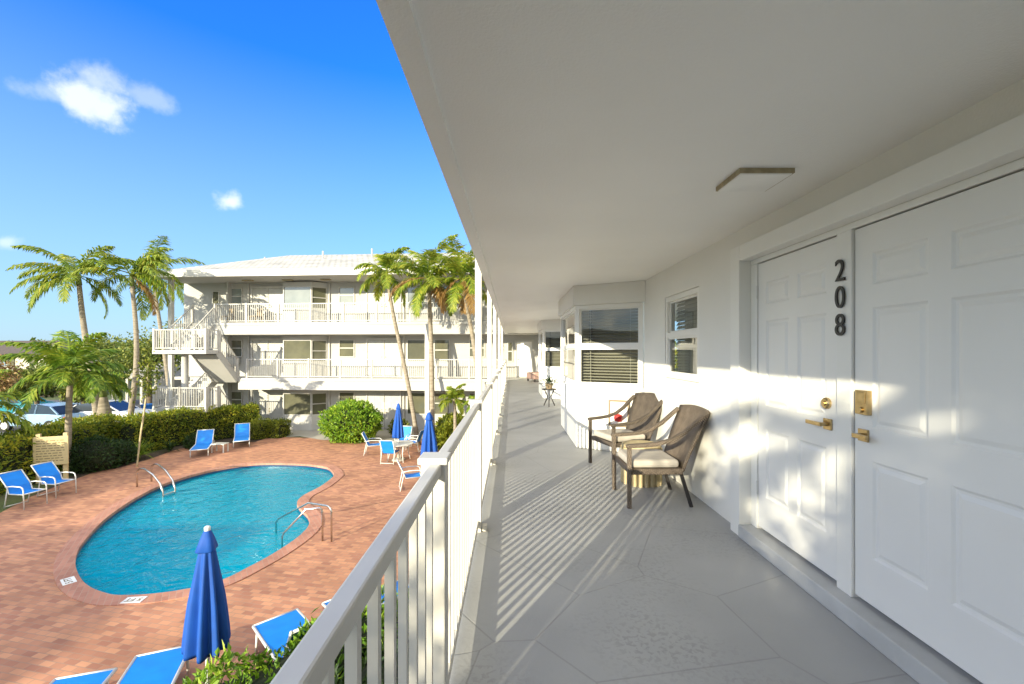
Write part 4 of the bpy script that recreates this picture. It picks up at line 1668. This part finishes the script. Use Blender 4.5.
def hedge(name, label, line, wdt, hgt, n, lm, seed, size=.085, rough=.14, cat='hedge', z=G):
    """clipped hedge following a polyline; leaves in a shell around a dark core"""
    random.seed(seed)
    P = smooth_path([V((p[0], p[1], 0)) for p in line], 4)
    t = thing(name, label, cat, (P[0].x, P[0].y, z))
    k = len(P)
    ln = [0.0]
    for a, c in zip(P, P[1:]):
        ln.append(ln[-1] + (c - a).length)

    def pos(s_):
        for i in range(k - 1):
            if s_ <= ln[i + 1] or i == k - 2:
                f = (s_ - ln[i]) / max(1e-6, ln[i + 1] - ln[i])
                d = (P[i + 1] - P[i]).normalized()
                return P[i].lerp(P[i + 1], f), d
    b = MB()
    rows = []
    m = max(3, int(ln[-1] / .3))
    prof = [(-.5, 0), (-.5, .5), (-.46, .88), (-.3, .97), (0, 1), (.3, .97), (.46, .88), (.5, .5), (.5, 0)]
    for i in range(m + 1):
        c, d = pos(ln[-1] * i / m)
        sd = V((d.y, -d.x, 0))
        taper = .8 if i in (0, m) else 1
        rows.append([c + sd * a * wdt * .86 * taper + V((0, 0, z + h * hgt * .92 * taper + .08 * fbm((c.x, c.y, h * 3), 1.3))) for a, h in prof])
    q = len(prof)
    vs = [p for r in rows for p in r]
    fs = [(i * q + j, (i + 1) * q + j, (i + 1) * q + j + 1, i * q + j + 1) for i in range(m) for j in range(q - 1)]
    fs += [tuple(range(q)), tuple(m * q + j for j in range(q - 1, -1, -1))]
    b.add(vs, fs)
    b.build('core', M['dark_core'], t, True)
    b = MB()
    per = 2 * hgt + wdt
    for _ in range(n):
        endp = random.random() < wdt / (ln[-1] + wdt) * .9
        s_ = random.uniform(0, ln[-1])
        if endp:
            s_ = 0 if random.random() < .5 else ln[-1]
        c, d = pos(s_)
        sd = V((d.y, -d.x, 0))
        u = random.uniform(0, per)
        if endp:
            a, h = random.uniform(-.5, .5), random.random()
            nm = d * (-1 if s_ == 0 else 1)
        elif u < hgt:
            a, h, nm = -.5, u / hgt, -sd
        elif u < 2 * hgt:
            a, h, nm = .5, (u - hgt) / hgt, sd
        else:
            a, h, nm = (u - 2 * hgt) / wdt - .5, 1.0, V((0, 0, 1))
        # round the top edges
        if h > .9 and abs(a) > .4 and not endp:
            a *= .93
            h *= .97
        p = c + sd * a * wdt + V((0, 0, z + h * hgt))
        nz_ = fbm((p.x, p.y, p.z), 1.6) * rough + fbm((p.x, p.y, p.z), 5.0) * rough * .5
        p = p + nm * (nz_ - random.uniform(0, .10) + (random.uniform(.04, .16) if random.random() < .06 else 0)) + rdir() * .03
        if p.z < z + .02:
            continue
        leaf(b, p, nm * .6 + rdir() * .9 + V((0, 0, .25)), rdir(), size * random.uniform(.5, 1.65), size * random.uniform(.32, .65))
    b.build('foliage', M[lm], t, True)
    return t


def blob(name, label, c, rad, n, lm, seed, size=.1, cat='shrub', rough=.12, stem=True, zmin=None):
    random.seed(seed)
    c = V(c)
    t = thing(name, label, cat, (c.x, c.y, G))
    rad = V(rad)
    b = MB()
    ns, nr = 14, 9
    prof = []
    vs, fs = [], []
    for i in range(nr + 1):
        ph = math.pi * i / nr
        for j in range(ns):
            th = 2 * math.pi * j / ns
            d = V((math.sin(ph) * math.cos(th), math.sin(ph) * math.sin(th), math.cos(ph)))
            r = .84 + .12 * fbm(d * 2 + c, 1.0)
            p = V((c.x + d.x * rad.x * r, c.y + d.y * rad.y * r, c.z + d.z * rad.z * r))
            p.z = max(p.z, G)
            vs.append(p)
    fs = [(i * ns + j, i * ns + (j + 1) % ns, (i + 1) * ns + (j + 1) % ns, (i + 1) * ns + j) for i in range(nr) for j in range(ns)]
    b.add(vs, fs)
    b.build('core', M['dark_core'], t, True)
    b = MB()
    for _ in range(n):
        d = rdir()
        r = 1 - random.random() ** 2 * .18 + fbm(d * 2.2 + c, 1.0) * rough + fbm(d * 6 + c, 1.0) * rough * .5
        p = V((c.x + d.x * rad.x * r, c.y + d.y * rad.y * r, c.z + d.z * rad.z * r))
        if p.z < G + .03:
            continue
        nm = V((d.x / rad.x, d.y / rad.y, d.z / rad.z)).normalized()
        leaf(b, p, nm * .6 + rdir() * .9 + V((0, 0, .3)), rdir(), size * random.uniform(.5, 1.65), size * random.uniform(.34, .66))
    b.build('foliage', M[lm], t, True)
    return t


def spiky(name, label, c, n, L, lm, seed, wd=.05, cat='plant', el_=(80, 5)):
    random.seed(seed)
    c = V(c)
    t = thing(name, label, cat, (c.x, c.y, c.z))
    b = MB()
    for i in range(n):
        az = random.uniform(0, 6.283)
        e = R(random.uniform(*el_))
        d = V((math.cos(az) * math.cos(e), math.sin(az) * math.cos(e), math.sin(e)))
        l_ = L * random.uniform(.6, 1.1)
        sd = V((-math.sin(az), math.cos(az), 0)) * wd * .5
        p0 = c + d * .03
        p1 = p0 + d * l_ * .5
        p2 = p1 + (d + V((0, 0, -.55))).normalized() * l_ * .5
        b.add([p0 - sd * .6, p0 + sd * .6, p1 + sd, p1 - sd, p2], [(0, 1, 2, 3), (3, 2, 4)])
    b.build('foliage', M[lm], t, True)
    return t


def PX(x, y, dx=0, dy=0):
    p = gp(x, y)
    return (p.x + dx, p.y + dy)


hedge('clipped_hedge', 'long clipped hedge running past the tan sign on the left', [PX(-130, 520, -.6, .2), PX(-40, 505, -.6, .4), PX(22, 483, -.6, 1.6), PX(46, 470, -.6, 2.2), PX(68, 462, -.4, 2.3)], 1.5, 1.62, 15000, 'hedge', 1, .12)
hedge('clipped_hedge', 'tall clipped hedge with golden top behind the two far loungers', [PX(112, 459, -.2, .9), PX(140, 452, 0, .8), PX(180, 445, 0, .8), PX(215, 440, 0, .8), PX(246, 436.5, 0, .9)], 1.25, 1.62, 17000, 'hedge', 2, .10)
hedge('low_hedge', 'low yellow-green hedge beside the right far lounger', [PX(247, 440.5, 0, .4), PX(265, 438.5, 0, .5), PX(280, 438.5, 0, .4)], 1.0, .86, 4500, 'lowbush', 3, .09)
rb = gp(352, 441)
blob('round_bush', 'large round bright green bush by the far end of the deck', (rb.x, rb.y, G + .92), (1.42, 1.15, 1.05), 9000, 'bush', 4, .13, rough=.22)
hedge('leafy_border', 'leafy planting border along the foot of our building in front of the near loungers', [(-4.0, 3.9), (-3.4, 4.4), (-2.75, 4.9), (-2.2, 5.6), (-1.95, 6.6)], .95, .98, 7000, 'bush', 6, .095, .22, 'shrub')
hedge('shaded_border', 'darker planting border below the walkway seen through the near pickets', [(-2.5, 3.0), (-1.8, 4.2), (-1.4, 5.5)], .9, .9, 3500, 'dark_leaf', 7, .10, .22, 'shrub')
p = gp(452, 445)
blob('croton_bush', 'bright yellow-green leafy bush just beyond the near railing', (p.x, p.y, G + .55), (.75, 1.6, .85), 2600, 'lowbush', 8, .20)
p = gp(430, 452)
spiky('strap_leaf_plant', 'strappy lime green plant at the foot of the near-side umbrella', (p.x + .6, p.y + .4, G + .2), 70, 1.2, 'lowbush', 9, .09)
p = gp(395, 440)
blob('low_shrub', 'small light green shrub against the wall behind the patio table', (p.x, p.y + .9, G + .45), (.55, .5, .5), 900, 'lowbush', 10, .10)
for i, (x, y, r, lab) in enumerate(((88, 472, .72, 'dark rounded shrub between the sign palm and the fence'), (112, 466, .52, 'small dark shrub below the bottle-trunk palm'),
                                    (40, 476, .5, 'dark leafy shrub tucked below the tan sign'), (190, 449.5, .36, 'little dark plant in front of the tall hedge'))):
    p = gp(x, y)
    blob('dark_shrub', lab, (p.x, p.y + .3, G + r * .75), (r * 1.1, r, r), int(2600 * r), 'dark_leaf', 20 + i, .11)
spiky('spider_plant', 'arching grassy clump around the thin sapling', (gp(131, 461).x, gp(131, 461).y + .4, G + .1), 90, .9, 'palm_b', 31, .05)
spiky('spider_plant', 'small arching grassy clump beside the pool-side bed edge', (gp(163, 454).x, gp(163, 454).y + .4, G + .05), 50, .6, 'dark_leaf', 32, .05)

# thin sapling
random.seed(12)
t = thing('thin_sapling', 'thin pale-stemmed sapling rising before the tall hedge', 'tree', gp(137, 467))
sp = [gp(137, 467)] + [at(x, y, gp(137, 467).y) for x, y in ((140, 440), (144, 412), (147, 390), (148, 365))]
b = MB()
b.tube(smooth_path(sp), .032, 7)
b.build('stem', M['reed'], t, True, smooth=True)
b = MB()
for _ in range(260):
    c = sp[-2].lerp(sp[-1], random.uniform(-.2, 1.1)) + rdir() * random.uniform(0, .5)
    leaf(b, c, rdir() + V((0, 0, -.3)), rdir(), .17, .07)
b.build('crown', M['lowbush'], t, True)

# black picket fence
t = thing('picket_fence', 'short black metal picket fence between hedge and bottle-trunk palm', 'fence', gp(88, 455))
a, c = gp(76, 456) + V((0, .9, 0)), gp(104, 449) + V((0, .9, 0))
for q in (.12, 1.1):
    b = MB(); b.bar(a + V((0, 0, q)), c + V((0, 0, q)), .035, .035); b.build('rail', M['darkmetal'], t, True)
for i in range(15):
    q = a.lerp(c, i / 14)
    b = MB(); b.box(q.x - .012, q.x + .012, q.y - .012, q.y + .012, G, G + 1.14); b.build('picket', M['darkmetal'], t, True)


def tree(name, label, base, hgt, crad, seed, n=2600, size=.34, lm='tree_leaf', clumps=9, group='trees beyond the parking', trunk_r=.2, low=.35, branchy=True):
    random.seed(seed)
    base = V(base)
    t = thing(name, label, 'tree', base, 0, group)
    cr = V(crad)
    cc = base + V((0, 0, hgt - cr.z))
    b = MB()
    top = cc + V((0, 0, -cr.z * .2))
    b.tube(smooth_path([base, base.lerp(top, .5) + V((random.uniform(-.2, .2), 0, 0)), top]), [trunk_r * (1 - .055 * i) for i in range(11)], 8)
    cl = []
    for i in range(clumps):
        d = rdir()
        d.z = d.z * .8 + .1
        p = cc + V((d.x * cr.x, d.y * cr.y, d.z * cr.z)) * random.uniform(.45, .72)
        cl.append((p, random.uniform(.34, .55)))
        b.tube([top + V((0, 0, -cr.z * .4)), top.lerp(p, .5) + V((0, 0, .1)), p], [trunk_r * .45, trunk_r * .3, trunk_r * .12], 6)
    b.build('trunk', M['bark'], t, True, smooth=True)
    b = MB()
    for i in range(n):
        p, r = cl[i % clumps]
        d = rdir()
        q = p + V((d.x * cr.x, d.y * cr.y, d.z * cr.z)) * r * (random.random() ** .35) * (1 + .35 * fbm(d * 3 + p, 1.0))
        leaf(b, q, d * .5 + rdir(), rdir(), size * random.uniform(.6, 1.3), size * random.uniform(.45, .65))
    b.build('crown', M[lm], t, True)
    return t


def gxy(x, Y):
    return V(((x - CX) * Y / F, Y, G))


TR = [(120, 52, 6.9, 5.5, 'dense round tree beyond the carport roof'), (88, 60, 6.8, 6.5, 'broad dark tree over the carport, between the tall palm trunks'),
      (185, 42, 8.4, 5.2, 'tall green tree beside the stair corner of the wing'), (150, 37, 7.0, 3.0, 'bushy tree behind the stair landing'),
      (50, 66, 6.6, 7.0, 'low spreading tree above the brown roofed house'), (8, 75, 6.4, 7.5, 'dark tree at the far left skyline'),
      (66, 36, 4.2, 2.6, 'leafy yard tree behind the short bushy palm'), (98, 33, 3.9, 2.0, 'leafy yard tree behind the white car'), (22, 34, 3.3, 2.3, 'low leafy tree beside the pale blue car'), (36, 29.5, 3.2, 1.7, 'small leafy tree between the pale blue car and the teal car'), (82, 29.5, 3.6, 1.5, 'narrow leafy tree behind the short bushy palm, left of the white car')]
for i, (x, Y, h, r, lab) in enumerate(TR):
    tree('leafy_tree', lab, gxy(x, Y), h, (r, r * .8, h * .36), 60 + i, 2600 if Y < 55 else 2200, .30 if Y < 45 else .42, clumps=11)
tree('flame_tree', 'small orange flowered tree at the far left edge', gxy(-4, 27), 4.3, (1.5, 1.4, 1.2), 81, 1600, .2, 'palm_dry', 8)
# far wood
random.seed(44)
b = MB()
for i in range(5200):
    x = random.uniform(-190, 60)
    y = random.uniform(95, 120)
    hh = 6.2 + 2.2 * fbm((x * .05, 0, 0), 1.0) + 1.2 * fbm((x * .2, 3, 0), 1.0)
    z = G + random.uniform(0, 1) ** .6 * hh
    leaf(b, V((x, y, z)), rdir(), rdir(), 1.7, 1.0)
tag(b.build('treeline', M['tree_leaf']), kind='stuff')

# edge fronds at far left: a palm whose crown reaches into the frame
palm('feathery palm crown reaching in low at the left edge above the hedge', trunkpts([(-45, 500), (-42, 460), (-38, 425)], 14.5), .12, .10, 2.3, 13, 131, 'palm_a', droop=1.5, ll=.5, els=(65, -20))

# ------------------------------------------------------------------ houses, carport and cars beyond
t = thing('brown_roof_house', 'two storey pale house with brown hipped roof at far left', 'house', gxy(15, 52))
hx0, hx1 = gxy(-60, 52).x, gxy(54, 52).x
b = MB(); b.box(hx0, hx1, 52, 60, G, G + 4.35); b.build('wall', M['housewall'], t, True)
b = MB()
z0 = G + 4.3
b.add([(hx0 - .6, 51.2, z0), (hx1 + .7, 51.2, z0), (hx1 + .7, 61, z0), (hx0 - .6, 61, z0), (hx0 + 2, 56, z0 + 1.7), (hx1 - 3, 56, z0 + 1.7)], [(0, 1, 5, 4), (2, 3, 4, 5), (1, 2, 5), (3, 0, 4), (0, 3, 2, 1)])
b.build('roof', M['brownroof'], t, True)
for (x0, x1, za, zb, m_) in ((-10, 6, 2.9, 4.1, 'carblue'), (8, 15, 2.9, 4.1, 'winfar'), (30, 38, 3.0, 4.0, 'winfar'), (8, 18, .4, 1.9, 'winfar'), (24, 34, .5, 1.9, 'winfar')):
    b = MB(); b.box(gxy(x0, 52).x, gxy(x1, 52).x, 51.9, 51.99, G + za, G + zb); b.build('window', M[m_], t, True)
t = thing('tan_house', 'low tan house with posts below the brown roof', 'house', gxy(20, 44))
b = MB(); b.box(gxy(-30, 44).x, gxy(34, 44).x, 44, 49, G, G + 2.3); b.build('wall', M['tanwall'], t, True)
b = MB(); b.box(gxy(-32, 43).x, gxy(37, 43).x, 43, 49.5, G + 2.3, G + 2.5); b.build('roof', M['brownroof'], t, True)
for x in (4, 12, 20, 28, 35):
    b = MB(); q = gxy(x, 43.2); b.box(q.x - .12, q.x + .12, 43.1, 43.3, G, G + 2.3); b.build('post', M['housewall'], t, True)
t = thing('carport', 'long low carport with pale roof behind the tall palms', 'carport', gxy(140, 38))
b = MB()
cx0, cx1 = gxy(112, 38).x, gxy(176, 38).x
b.add([(cx0, 37.5, G + 2.55), (cx1, 37.5, G + 2.55), (cx1, 43, G + 3.9), (cx0, 43, G + 3.9), (cx0, 37.5, G + 2.3), (cx1, 37.5, G + 2.3), (cx1, 43, G + 3.6), (cx0, 43, G + 3.6)],
      [(0, 1, 2, 3), (4, 7, 6, 5), (0, 4, 5, 1), (2, 6, 7, 3), (0, 3, 7, 4), (1, 5, 6, 2)])
b.build('roof', M['roof'], t, True)
b = MB(); b.box(cx0 + .2, cx1 - .2, 42.5, 42.8, G, G + 3.4); b.build('rear_wall', M['housewall'], t, True)
for k in range(5):
    q = cx0 + .3 + (cx1 - cx0 - .6) * k / 4
    b = MB(); b.box(q - .1, q + .1, 37.7, 37.9, G, G + 2.29); b.build('post', M['housewall'], t, True)


def car(loc, rz, paint, label):
    """length along x, front +x"""
    t = thing('parked_car', label, 'car', loc, rz, 'cars parked beyond the hedge')
    prof = [(-2.2, .42), (-2.22, .75), (-2.1, .95), (-1.35, 1.02), (-.2, 1.02), (.95, .98), (1.9, .86), (2.2, .68), (2.24, .40), (1.9, .30), (-1.9, .30)]
    b = MB()
    vs = [(p[0], -.88, p[1]) for p in prof] + [(p[0], .88, p[1]) for p in prof]
    k = len(prof)
    b.add(vs, [tuple(range(k)), tuple(range(2 * k - 1, k - 1, -1))] + [((i + 1) % k, i, k + i, k + (i + 1) % k) for i in range(k)])
    b.build('body', M[paint], t, bevel=.07)
    cab = [(-1.9, 1.0), (-1.35, 1.42), (-.6, 1.53), (.1, 1.50), (.95, .98)]
    b = MB()
    k = len(cab)
    vs = [(p[0], -.84 + .16 * (p[1] - .98), p[1]) for p in cab] + [(p[0], .84 - .16 * (p[1] - .98), p[1]) for p in cab]
    b.add(vs, [tuple(range(k)), tuple(range(2 * k - 1, k - 1, -1))] + [((i + 1) % k, i, k + i, k + (i + 1) % k) for i in range(k)])
    b.build('windows', M['carglass'], t)
    b = MB()
    b.add([(p[0], s * (.845 - .16 * (p[1] - .98) - .01), p[1] + .012) for s in (-1, 1) for p in cab[1:4]], [(0, 1, 4, 3), (1, 2, 5, 4)])
    for s in (-1, 1):
        for a_, c_ in ((cab[0], cab[1]), (cab[3], cab[4]), ((-.45, 1.0), (-.5, 1.52))):
            b.bar((a_[0], s * (.85 - .16 * (a_[1] - .98)), a_[1]), (c_[0], s * (.85 - .16 * (c_[1] - .98)), c_[1]), .07, .05)
    b.build('roof_panel', M[paint], t)
    for x in (-1.38, 1.38):
        for s in (-1, 1):
            b = MB()
            b.tube([(x, s * .70, .33), (x, s * .90, .33)], .335, 22)
            wo = b.build('wheel', M['tyre'], t)
            b = MB()
            b.tube([(x, s * .901, .33), (x, s * .912, .33)], .21, 16)
            b.build('rim', M['frame'], wo)
    for s in (-1, 1):
        b = MB(); b.box(2.12, 2.25, s * .62 - .16, s * .62 + .16, .62, .74); b.build('headlight', M['whitefab'], t)
        b = MB(); b.box(-2.26, -2.13, s * .66 - .13, s * .66 + .13, .72, .86); b.build('tail_light', M['red'], t)
    return t


car(gxy(112, 27.2) + V((0, 0, 0)), R(8), 'carwhite', 'white car parked behind the hedge between two palm trunks')
car(gxy(44, 26.0), R(176), 'carblue', 'pale blue car parked behind the long left hedge')
car(gxy(20, 31.5), R(4), 'carteal', 'teal car in the second row of the parking lot')
t = thing('recycling_bin', 'blue wheeled bin standing at the stair corner of the wing', 'bin', gxy(149, 29.5))
b = MB(); b.box(-.3, .3, -.3, .3, .06, 1.0); b.build('bin_body', M['blueplastic'], t, bevel=.03)
b = MB(); b.box(-.33, .33, -.36, .34, 1.001, 1.08); b.build('lid', M['blueplastic'], t, bevel=.02)

# ------------------------------------------------------------------ unseen block added for the deck shadow; trees behind that shade the walkway
t = thing('shading_building', 'white two storey block west of the deck, out of view and added to shade it', 'building', (-26, -10, G))
b = MB()
b.box(-40, -19.5, -45, -10.0, G, G + 6.0)
b.build('wall', M['far'], t, True)
b = MB()
b.box(-40, -25, -9.999, 3.2, G, G + 5.5)
b.build('wall', M['far'], t, True)
b = MB()
b.box(-40.5, -19.4, -45.5, -10.0, G + 6.0, G + 6.3)
b.build('roof', M['roof'], t, True)
b = MB()
b.box(-40.5, -24.9, -9.999, 3.4, G + 5.5, G + 5.8)
b.build('roof', M['roof'], t, True)
def st_pos(s_, tau):
    return (s_ * math.cos(AZ) + tau * math.sin(AZ), -s_ * math.sin(AZ) + tau * math.cos(AZ), G)


tree('shade_tree', 'broad shade tree standing behind the viewpoint beside the walkway', st_pos(3.22, -9.4), 9.0, (2.75, 2.75, 2.8), 7, 24000, .24, 'tree_leaf', 110, 'trees behind the walkway', .16)
tree('shade_tree', 'narrow shade tree standing behind the viewpoint left of the broad one', st_pos(-.33, -9.0), 7.2, (.85, .85, 1.9), 8, 11000, .13, 'tree_leaf', 30, 'trees behind the walkway', .10)

sp0 = V(st_pos(.55, -10.6))
palm('slender palm standing behind the viewpoint among the shade trees', [sp0, sp0 + V((.1, .1, 3.5)), sp0 + V((.0, .2, 6.9))], .11, .08, 1.35, 9, 151, droop=1.7, ll=.35, els=(60, -35), group='trees behind the walkway')

tree('shade_tree', 'lowest and roundest of the three shade trees behind the viewpoint', st_pos(1.0, -8.9), 7.35, (.9, .9, 1.5), 9, 9000, .15, 'tree_leaf', 26, 'trees behind the walkway', .09)
